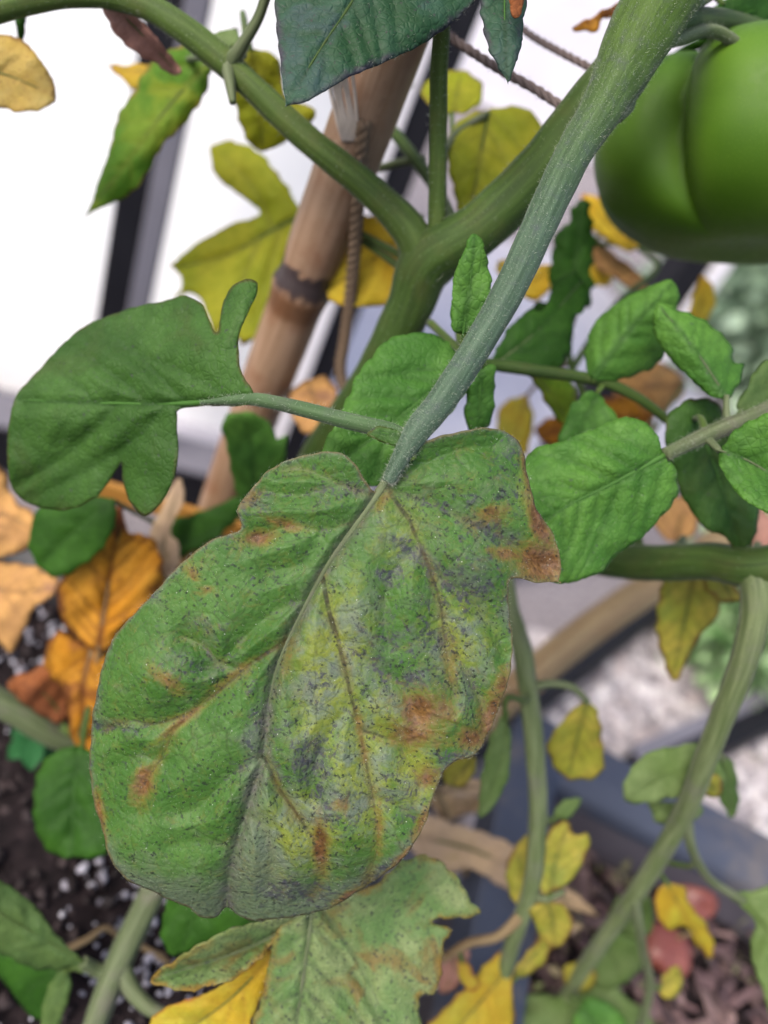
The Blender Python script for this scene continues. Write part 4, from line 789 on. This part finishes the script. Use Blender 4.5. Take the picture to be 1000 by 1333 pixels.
# pale diseased leaf at the bottom with its folded side lobes
Lf('sick', [(372, 1196), (400, 1170), (440, 1170), (490, 1148), (525, 1120), (560, 1117), (590, 1135), (610, 1165), (626, 1188), (602, 1194), (572, 1195), (558, 1198), (575, 1204), (592, 1209), (580, 1225), (575, 1260), (565, 1290), (545, 1302), (550, 1340), (545, 1400), (325, 1400), (330, 1340), (342, 1290), (352, 1240)], [(408, 1165), (398, 1250), (386, 1333), (378, 1390)], (.188, .182), sp=3, bulge=.0022, nv=6, serr=2.5, fold=.004, stalk=[(380, 1100, .195), (300, 960, .25), (292, 880, .315)], sr=1.6, midr=.9, hairs=1200, smat=M_stem_grey, und=.002)
Lf('sick', [(385, 1192), (350, 1198), (310, 1208), (250, 1235), (200, 1270), (210, 1283), (250, 1289), (300, 1276), (335, 1250), (358, 1225), (385, 1208)], [(388, 1200), (320, 1235), (204, 1273)], (.189, .186), sp=3.5, fold=-.01, bulge=.001, stalk=[(398, 1205, .19)], smat=M_stem_grey)
Lf('yellow', [(355, 1235), (352, 1260), (345, 1290), (330, 1322), (310, 1370), (195, 1370), (205, 1320), (260, 1296), (312, 1268)], [(358, 1240), (300, 1300), (230, 1350)], (.193, .2), sp=4, bulge=.0012, stalk=[(390, 1225, .191)])
Lf('deep', [(215, 1180), (235, 1150), (330, 1185), (320, 1212), (250, 1237), (225, 1243), (211, 1220)], [(250, 1130), (255, 1180), (235, 1240)], (.215, .218), stalk=[(260, 1080, .235), (265, 1020, .259)])
# lower left
Lf('grey', [(-60, 1128), (0, 1145), (40, 1175), (75, 1220), (98, 1240), (112, 1254), (80, 1262), (40, 1258), (0, 1241), (-60, 1215)], [(110, 1253), (50, 1218), (-40, 1165)], (.224, .21), sp=4.5, bulge=.0012, stalk=[(112, 1254, .225), (115, 1255, .2255)], fold=.004)
Lf('grey', [(86, 1262), (91, 1280), (85, 1312), (72, 1350), (54, 1345), (58, 1302), (70, 1275)], [(88, 1262), (75, 1300), (62, 1345)], (.225, .228), stalk=[(112, 1258, .225)])
Lf('deep', [(-20, 1235), (0, 1240), (75, 1262), (70, 1290), (52, 1330), (20, 1300)], [(105, 1258), (60, 1275), (20, 1300)], (.232, .24), stalk=[(120, 1262, .227)])
Lf('deep', [(80, 976), (110, 974), (130, 990), (140, 1040), (138, 1108), (100, 1118), (65, 1110), (48, 1080), (44, 1030), (55, 992)], [(105, 972), (95, 1040), (95, 1115)], (.24, .235), sp=4.5, stalk=[(100, 968, .284)], bulge=.0012)
# orange and tan leaves on the left
Lf('orange', [(153, 668), (166, 690), (198, 700), (211, 735), (206, 770), (172, 810), (147, 835), (130, 848), (100, 830), (80, 810), (75, 770), (90, 735), (120, 705), (144, 690)], [(128, 845), (140, 770), (154, 672)], (.252, .245), sp=4, bulge=.0022, nv=6, curl=.003, stalk=[(128, 856, .256), (110, 900, .268), (88, 961, .282)], smat=M_stem_dry, und=.003)
Lf('orange', [(78, 818), (105, 835), (132, 845), (150, 870), (135, 925), (122, 985), (97, 968), (86, 922), (80, 895), (60, 872), (62, 845)], [(118, 850), (108, 900), (112, 978)], (.257, .262), sp=4, bulge=.0018, curl=.002, stalk=[(126, 858, .258)], smat=M_stem_dry, und=.002)
Lf('rust', [(10, 886), (40, 872), (72, 858), (88, 895), (88, 942), (60, 936), (30, 915)], [(86, 945), (60, 905), (14, 886)], (.268, .26), stalk=[(80, 957, .28)], und=.004, curl=.003, nv=6)
Lf('rust', [(147, 690), (153, 655), (162, 672), (168, 695), (158, 705)], [(155, 705), (155, 660)], (.247, .243), stalk=[(152, 715, .249), (145, 740, .251)], midr=.3)
Lf('tan', [(-40, 600), (0, 610), (20, 650), (45, 668), (48, 690), (38, 710), (15, 722), (-40, 720)], [(-50, 700), (0, 670), (40, 688)], (.262, .262), stalk=[(-60, 760, .27), (-55, 885, .272)], und=.003, smat=M_stem_dry)
Lf('tan', [(-40, 735), (0, 730), (40, 736), (76, 756), (62, 780), (46, 790), (32, 822), (16, 852), (0, 835), (-40, 790)], [(-50, 760), (20, 770), (60, 765)], (.268, .26), stalk=[(-65, 800, .27), (-60, 884, .272)], und=.003, smat=M_stem_dry)
Lf('deep', [(38, 700), (50, 664), (90, 650), (145, 648), (147, 690), (110, 735), (75, 752), (50, 737)], [(148, 652), (100, 690), (52, 735)], (.232, .24), stalk=[(200, 680, .27), (330, 752, .289)])
Lf('straw', [(196, 700), (205, 670), (232, 622), (238, 650), (222, 690), (236, 715), (228, 752), (207, 745)], [(212, 748), (215, 700), (234, 628)], (.262, .265), stalk=[(240, 770, .275), (300, 830, .312)], und=.001, curl=.0004, sp=3.5)
Lf('tan', [(205, 700), (230, 690), (260, 720), (240, 770), (210, 775)], [(235, 770), (225, 740), (215, 700)], (.275, .28), stalk=[(260, 790, .285), (305, 820, .305)], und=.003)
Lf('green', [(291, 546), (312, 538), (335, 541), (355, 555), (360, 572), (374, 565), (371, 600), (345, 628), (312, 648), (300, 612)], [(330, 655), (330, 600), (318, 542)], (.252, .235), stalk=[(360, 690, .27)], sp=4.5)
Lf('deep', [(215, 682), (260, 668), (310, 645), (330, 640), (300, 685), (262, 712), (230, 726)], [(330, 665), (280, 690), (225, 715)], (.268, .275), stalk=[(360, 690, .27)])
Lf('tan', [(380, 505), (420, 489), (438, 505), (436, 525), (416, 540), (428, 560), (395, 565), (378, 535)], [(420, 545), (410, 520), (400, 498)], (.255, .265), stalk=[(425, 552, .235)], und=.004)
# small orange wilted flower behind the stem
Lf('orange', [(744, 36), (775, 20), (800, 8), (822, -6), (830, 4), (800, 22), (785, 25), (775, 40)], [(825, -2), (790, 18), (746, 36)], (.205, .21), stalk=[(846, 10, .173)], midr=0, und=.003)

# ------------------------------------------------------------------ the green tomato
t = NT('green_tomato_skin'); o_ = t.coord(); n1 = t.noise(o_, 28, 3); n2 = t.noise(o_, 700, 3); gz = t.attr('up'); spk = t.noise(o_, 2600, 1)
k = t.mix(t.ramp(n1, .3, .7), col('#4a7414', .44), col('#649028', .44)); k = t.mix(t.ramp(gz, .2, .95, 0, .6), k, col('#35621c'))
k = t.mix(t.ramp(spk, .55, .75, 0, .3), k, col('#8aa850')); k = t.mix(t.ramp(t.noise(o_, 110, 5, .7), .55, .8, 0, .35), k, col('#6f8a3a'))
M_tom = t.done(k, t.ramp(n2, .3, .7, .5, .6), t.bump(n2, .05, .0004), .16, sss=.25)
TC = P(986, 203, .222); tR, tH = .0475, .0285
TA = -R[:, 1] * .8 + np.array([0, 0, .2]); TA /= np.linalg.norm(TA)       # fruit axis, pulled askew by its stalk
TX = CAM - TC; TX = TX - TA * np.dot(TX, TA); TX /= np.linalg.norm(TX); TY = np.cross(TX, TA); TY *= np.sign(np.dot(TY, R[:, 0])); phc = 0.0
def tomato():
    nu, nv_ = 220, 90; ph = np.linspace(0, 2 * np.pi, nu, endpoint=False); th = np.linspace(.0, np.pi, nv_)
    PH, TH = np.meshgrid(ph, th); sn = np.sin(TH)
    lob = np.zeros_like(PH)
    for dg, dep, w_ in ((-31, .26, .14), (27, .10, .2), (80, .13, .2), (132, .1, .22), (190, .14, .2), (250, .1, .2), (-84, .07, .22)):
        d = (PH - phc - math.radians(dg) + np.pi) % (2 * np.pi) - np.pi; d = d + .10 * np.cos(TH)
        lob += dep * np.exp(-np.abs(d / w_) ** 1.15)
    top = np.clip(np.cos(TH), 0, 1); fade = np.clip(1 - .75 * np.clip(-np.cos(TH), 0, 1) ** 2, 0, 1)
    rr = tR * sn ** .82 * (1 - lob * fade)
    zz = tH * np.sign(np.cos(TH)) * np.abs(np.cos(TH)) ** .85
    zz = zz - .011 * np.exp(-(sn / .42) ** 2) * (np.cos(TH) > 0) - .25 * lob * tH * top
    zz = zz + .003 * np.exp(-(sn / .3) ** 2) * (np.cos(TH) < 0)
    V = (TC + (rr * np.cos(PH))[..., None] * TX + (rr * np.sin(PH))[..., None] * TY + zz[..., None] * TA).reshape(-1, 3)
    f = [(j * nu + i, j * nu + (i + 1) % nu, (j + 1) * nu + (i + 1) % nu, (j + 1) * nu + i) for j in range(nv_ - 1) for i in range(nu)]
    return V, f, np.cos(TH).ravel()
V, f, up = tomato()
tom = mesh_obj('tomato', V, f, M_tom, plant, TC, attrs={'up': up}); tom['label'] = 'large unripe green tomato with deep ribs'
top = TC + TA * (tH - .0105)
pth = catmull([P(842, 45, .173), P(880, 30, .178), P(930, 28, .19), P(985, 40, .205), top + TA * .012, top], 8)
V, f, tc, _ = tube_data(pth, np.concatenate([np.linspace(.0032, .0028, len(pth) - 8), np.linspace(.0028, .0042, 8)]), 12, .06, .04, 3)
mesh_obj('fruit_stalk', V, f, M_stem_dark, tom, top, attrs={'tc': tc})
def sepal(a, L, w, lift, drop):
    d = math.cos(a) * TX + math.sin(a) * TY; s = -math.sin(a) * TX + math.cos(a) * TY; V = []; n = 16
    for i in range(n + 1):
        u = i / n; c = top + TA * (.003 + lift * math.sin(u * 2.2) - drop * u * u) + d * (L * u); ww = w * math.sin(math.pi * min(1, .12 + u * .88)) ** .8 * (1 - u * .35) + .0002
        for q in (-1, -.5, 0, .5, 1): V.append(c + s * ww * q + TA * .0016 * abs(q))
    f = [(i * 5 + j, i * 5 + j + 1, i * 5 + j + 6, i * 5 + j + 5) for i in range(n) for j in range(4)]
    o = mesh_obj('sepal', V, f, LM['deep'], tom, top); m = o.modifiers.new('thickness', 'SOLIDIFY'); m.thickness = .0006
for i, (dg, L, w_, lift, drop) in enumerate([(-55, .034, .0042, .010, .006), (-95, .030, .004, .012, .004), (-20, .030, .0038, .011, .008), (60, .034, .0042, .012, .004), (140, .032, .004, .014, .004), (200, .03, .004, .012, .004)]):
    sepal(phc + math.radians(dg), L, w_, lift, drop)
# tuft of curled fruit-cluster stalks beside the stem
stem('fruit_stalk', [(842, 60, .172, 1.8), (880, 52, .176, 1.5), (925, 40, .182, 1.5), (965, 62, .186, 1.3), (985, 100, .19, .9)], M_stem_pale, plant, 10, 8, .06, 700, reg=False)
stem('fruit_stalk', [(840, 55, .172, 1.6), (885, 20, .176, 1.4), (930, -10, .18, 1.4), (980, -40, .184, 1.2)], M_stem_pale, plant, 10, 8, .06, 500, reg=False)
stem('fruit_stalk', [(815, 95, .1745, 1.4), (822, 115, .172, 1.2), (820, 138, .170, 1.1), (806, 155, .168, .9)], M_stem_pale, plant, 10, 6, .06, 300, reg=False)
leaf('leaf', [(905, 45), (930, 10), (960, -10), (1010, -20), (1060, -10), (1050, 40), (1000, 60), (960, 58)], [(930, -10), (970, 20), (1040, 30)], (.196, .205), LM['deep'], plant, stalk=[(880, 24, .176)])

# ------------------------------------------------------------------ bamboo canes, lath, twine
def bamboo_mat(name, a, b, c):
    t = NT(name); tc = t.attr('tc', 'Vector'); st = t.mapv(tc, (1, 1, .03)); n = t.noise(st, 420, 5, .6); n2 = t.noise(tc, 60, 4); n3 = t.noise(tc, 300, 5, .7)
    k = t.mix(t.ramp(n, .3, .7), a, b); k = t.mix(t.ramp(n2, .45, .7, 0, .7), k, c)
    k = t.mix(t.ramp(n3, .58, .75, 0, .5), k, col('#5a3c34'))
    nd = t.math('ADD', t.attr('node'), t.math('MULTIPLY', t.math('SUBTRACT', n3, .5), 1.7)); k = t.mix(t.ramp(nd, .3, .62, 0, .97), k, (.02, .014, .016, 1))
    k = t.mix(t.ramp(t.attr('sheath'), .2, .8, 0, .8), k, col('#7a4a32'))
    return t.done(k, .5, t.bump(n, .3, .0008), .35)
M_bam = bamboo_mat('weathered_bamboo', col('#94785f', .48), col('#b0947e', .52), col('#8a5c40', .45))
M_bam2 = bamboo_mat('pale_bamboo', col('#9c7a66'), col('#bfa38e'), col('#a07c64'))
def cane(name, A, B, r0, r1, nodes, mat, label, hollow=True):
    n = 160; u = np.linspace(0, 1, n)[:, None]; L = np.linalg.norm(B - A); path = A + (B - A) * u
    s = np.cross(B - A, [0, 0, 1.0]); s /= np.linalg.norm(s); path = path + s * (.0022 * np.sin(u * 7 + .6))
    v = u[:, 0] * L; rad = r0 + (r1 - r0) * u[:, 0]; nd = np.zeros(n); sh = np.zeros(n)
    for q in nodes: rad = rad + .0011 * np.exp(-((v - q) / .0028) ** 2) - .0006 * np.exp(-((v - q - .006) / .004) ** 2); nd = np.maximum(nd, np.exp(-((v - q - .0045) / .0042) ** 2)); sh = np.maximum(sh, np.exp(-((v - q + .004) / .005) ** 2))
    V, f, tc, _ = tube_data(path, rad, 28, .012, .006, int(L * 1000))
    o = mesh_obj(name, V, f, mat, None, A, attrs={'tc': tc, 'node': np.repeat(nd, 28), 'sheath': np.repeat(sh, 28)}); tag(o, label, 'bamboo cane'); return o
c1 = P(432, 250, .222); c2 = P(392, 362, .2475)
soilp = G(228, 858, SOIL_A - .03); dirn = (c1 - soilp); dirn /= np.linalg.norm(dirn)
L1 = np.dot(c2 - soilp, dirn)
cane('bamboo_cane', soilp, c1 + dirn * .30, .0088, .0088, [L1 - .20, L1, L1 + .21], M_bam, 'upright weathered bamboo cane with a dark node ring tied with twine')
A = P(470, 1050, .35); B = P(950, 690, .405); A[2] = min(A[2], SOIL_A + .01); 
cane('bamboo_cane', A, B, .0085, .0085, [.03, .19], M_bam2, 'slanting pale bamboo cane above the metal bar and gravel')

def twine(name, pts, r, label, mat, turns=260.0):
    W = np.array([P(*q) for q in pts]); path = catmull(W, 24); T, N, Bn = frames(path); v = np.concatenate([[0], np.cumsum(np.linalg.norm(np.diff(path, axis=0), axis=1))])
    # resample fine enough for the twist
    m = max(60, int(v[-1] / .0006)); vs = np.linspace(0, v[-1], m); path = np.stack([np.interp(vs, v, path[:, i]) for i in range(3)], 1); T, N, Bn = frames(path)
    parts, tcs = [], []
    for k_ in range(3):
        a = vs * turns * 3 + k_ * 2.094; c = path + (np.cos(a)[:, None] * N + np.sin(a)[:, None] * Bn) * r * .5
        V, f, tc, _ = tube_data(c, np.full(m, r * .58), 7); parts.append((V, f)); tcs.append(tc)
    V, f = join(parts)
    g = np.random.default_rng(len(name) + int(pts[0][0])); ctr = np.repeat(path, 7, 0); nr = V - np.vstack([ctr] * 3); nr /= np.linalg.norm(nr, axis=1)[:, None] + 1e-9
    o = mesh_obj(name, V, f, mat, None, W[0], attrs={'tc': np.vstack(tcs)}); tag(o, label, 'twine')
    hv, hf = hair_data(V, nr, int(v[-1] * 9000), .0006, .0022, .00003, g); h = mesh_obj('twine_fibres', hv, hf, mat, o, W[0], smooth=False); h['kind'] = 'stuff'
    return o
t = NT('jute_twine'); tc = t.attr('tc', 'Vector'); M_twine = t.done(t.mix(t.noise(tc, 900, 4), col('#7c6656', .36), col('#a8947f', .4)), .9, None, .1)
t = NT('grey_twine'); tc = t.attr('tc', 'Vector'); M_twine2 = t.done(t.mix(t.noise(tc, 900, 4), col('#6e6462', .36), col('#96898a', .4)), .9, None, .1)
t = NT('raffia'); tc = t.attr('tc', 'Vector'); M_raffia = t.done(t.mix(t.noise(t.mapv(tc, (1, 1, .05)), 900, 4), col('#b4a69c', .7), col('#e6dcd4', .8)), .8, None, .2)
twine('twine', [(474, 160, .1985), (470, 205, .205), (466, 260, .2125), (462, 320, .224), (456, 385, .237), (449, 440, .248), (443, 478, .255), (447, 505, .259)], .0019, 'brown jute twine hanging down beside the upright cane', M_twine)
twine('twine', [(510, 40, .2), (560, 30, .196), (600, 58, .192), (650, 90, .188), (700, 118, .187), (745, 148, .184)], .0011, 'grey twine tied round the main stem near the green tomato', M_twine2)
twine('twine', [(660, 20, .215), (690, 45, .21), (730, 68, .203), (775, 92, .196), (800, 110, .188)], .00095, 'thin grey twine above the other tie on the main stem', M_twine2)
# raffia strands knotted on the cane
rf = []
for k_ in range(7):
    dx = (k_ - 3) * 5.2; g = np.random.default_rng(k_)
    pth = catmull([P(440 + dx + g.normal(0, 2), 90, .186), P(446 + dx * .9 + g.normal(0, 1), 125, .194), P(452 + dx * .8, 160, .1995), P(458 + dx * .75, 183, .2035)], 8)
    rf.append(tube_data(pth, np.full(len(pth), .0007), 6, flat=.6)[:2])
V, f = join(rf); o = mesh_obj('raffia_tie', V, f, M_raffia, attrs={'tc': V}); tag(o, 'pale raffia strands bound against the upright bamboo cane', 'raffia')
# orange lath lying on the far rim of the black planter
t = NT('orange_wood'); oo = t.coord(); M_lath = t.done(t.mix(t.noise(t.mapv(oo, (1, 1, 8)), 120, 4), col('#b8783c'), col('#d09858')), .7, t.bump(t.noise(oo, 500), .2, .0005), .2)
A, B = P(120, 632, .30), P(318, 692, .30); d = (B - A); Ll = np.linalg.norm(d); d /= Ll
nx = np.cross(d, [0, 0, 1.0]); nx /= np.linalg.norm(nx); nz = np.cross(nx, d)
v, f = box_data(-Ll / 2, Ll / 2, -.0015, .0015, -.004, .004); V = (A + B) / 2 + v[:, :1] * d + v[:, 1:2] * nx + v[:, 2:] * nz
o = mesh_obj('wooden_lath', V, f, M_lath, smooth=False); bevel(o, .0006); tag(o, 'flat orange wooden lath behind the orange leaf', 'lath')

# ------------------------------------------------------------------ litter and small things in the planters
def fallen(k, ol, mid, z, label, **kw):
    o = leaf('dry_leaf', ol, mid, z, LM[k], None, stalk=False, **kw); tag(o, label, 'leaf'); return o
fallen('straw', [(520, 1075), (560, 1062), (610, 1078), (665, 1100), (720, 1140), (776, 1190), (775, 1191), (720, 1178), (660, 1156), (610, 1132), (575, 1140), (540, 1110)], [(525, 1085), (620, 1108), (700, 1150), (774, 1190)], (.302, .306), 'long straw coloured dry leaf bridging the two planters', und=.0007, curl=.0004, sp=5)
fallen('tan', [(845, 1155), (880, 1130), (940, 1105), (986, 1107), (962, 1130), (905, 1147)], [(848, 1152), (910, 1130), (984, 1108)], (.395, .41), 'long tan dry leaf lying on the bark litter by the red fruit', und=.003)
fallen('straw', [(560, 1040), (590, 1028), (640, 1045), (610, 1060), (575, 1065)], [(560, 1045), (600, 1045), (638, 1046)], (.345, .35), 'small crumpled dry leaf by the inner edge of the black planter', und=.004)
t = NT('red_fruit_skin'); oo = t.coord(); M_red = t.done(t.mix(t.noise(oo, 90, 4), col('#7c3830', .42), col('#b06a5c', .45)), .4, t.bump(t.noise(oo, 200), .15, .001), .4)
def red_fruit(px, py, r, sq, label, seed):
    c = G(px, py, SOIL_B + r * .7); v, f = ico(3); g = np.random.default_rng(seed)
    ph = g.random(3) * 6.28; rr = 1 + .1 * np.sin(v[:, 0] * 3 + ph[0]) + .08 * np.sin(v[:, 1] * 4 + ph[1]) - .35 * np.exp(-((v - np.array([.3, -.7, .65])) ** 2).sum(1) / .18)
    r_ = empty('red_fruit', (c[0], c[1], SOIL_B)); tag(r_, label, 'fruit')
    mesh_obj('flesh', c + v * rr[:, None] * np.array([r * sq, r, r * .8]), f, M_red, r_)
    tp = c + np.array([.1 * r, .3 * r, r * .72]); pth = catmull([tp - [0, 0, .003], tp + [.002, .001, .004], tp + [.006, .002, .007]], 4); V, f2, tc, _ = tube_data(pth, np.full(len(pth), .001), 6); mesh_obj('stalk', V, f2, M_stem_dry, r_, attrs={'tc': tc})
red_fruit(902, 1170, .0105, 1.1, 'wrinkled red fruit lying under the tan dry leaf', 3)
red_fruit(866, 1235, .0105, 1.15, 'wrinkled red fruit lying below the yellow leaf by the hanging stalk', 5)
def twig(pts, r, label):
    W = np.array([P(*q) for q in pts]); pth = catmull(W, 8); V, f, tc, _ = tube_data(pth, np.linspace(r, r * .6, len(pth)) * .001, 8, .08, .06, int(pts[0][0])); o = mesh_obj('dry_twig', V, f, M_stem_dry, None, W[0], attrs={'tc': tc}); tag(o, label, 'twig')
twig([(565, 1020, .30), (590, 1090, .315), (612, 1150, .325), (640, 1235, .335), (652, 1265, .34)], 1.7, 'straight dead stalk crossing under the straw coloured leaf')
a = G(140, 1232, SOIL_A + .004); 
def twig_g(pts, r, label):
    W = np.array([G(x, y, SOIL_A + h) for x, y, h in pts]); pth = catmull(W, 8); V, f, tc, _ = tube_data(pth, np.linspace(r, r * .6, len(pth)) * .001, 8, .08, .06, int(pts[0][0])); o = mesh_obj('dry_twig', V, f, M_stem_dry, None, W[0], attrs={'tc': tc}); tag(o, label, 'twig')
twig_g([(80, 1240, .004), (115, 1222, .007), (138, 1208, .008), (165, 1225, .006), (215, 1245, .004)], 1.3, 'bent pinkish root on the perlite soil behind the grey green stalk')
twig_g([(150, 1222, .003), (190, 1235, .005), (222, 1255, .004)], 1.2, 'short pale twig on the perlite soil near the dark leaf')
# small weed seedlings on the soil
sr_ = empty('seedling', G(38, 985, SOIL_A)); tag(sr_, 'tiny bright green seedling on the dark soil under the grey stalk', 'seedling')
t = NT('seedling_leaf'); M_seed = t.done(t.mix(t.noise(t.coord(), 200), col('#2f7a48'), col('#48946a')), .5, None, .3, .3)
sb = G(38, 985, SOIL_A); g = np.random.default_rng(31)
for i in range(6):
    a = i * 1.05 + g.uniform(-.3, .3); L = g.uniform(.009, .014); d = np.array([math.cos(a), math.sin(a), .35]); s = np.array([-math.sin(a), math.cos(a), 0]); h0 = sb + np.array([0, 0, .004 + .002 * i]); V = []
    for j in range(7):
        u = j / 6; w_ = .0042 * math.sin(math.pi * (.08 + .9 * u)) ** .8
        for q in (-1, 0, 1): V.append(h0 + d * L * u + s * w_ * q + np.array([0, 0, .001 * abs(q) - .004 * u * u]))
    f = [(j * 3 + k_, j * 3 + k_ + 1, j * 3 + k_ + 4, j * 3 + k_ + 3) for j in range(6) for k_ in range(2)]
    mesh_obj('leaf', V, f, M_seed, sr_, h0)
V, f, tc, _ = tube_data(catmull([sb - [0, 0, .004], sb + [.001, 0, .006], sb + [.001, .001, .016]], 5), np.full(11, .0008), 6); mesh_obj('stem', V, f, M_stem, sr_, attrs={'tc': tc})
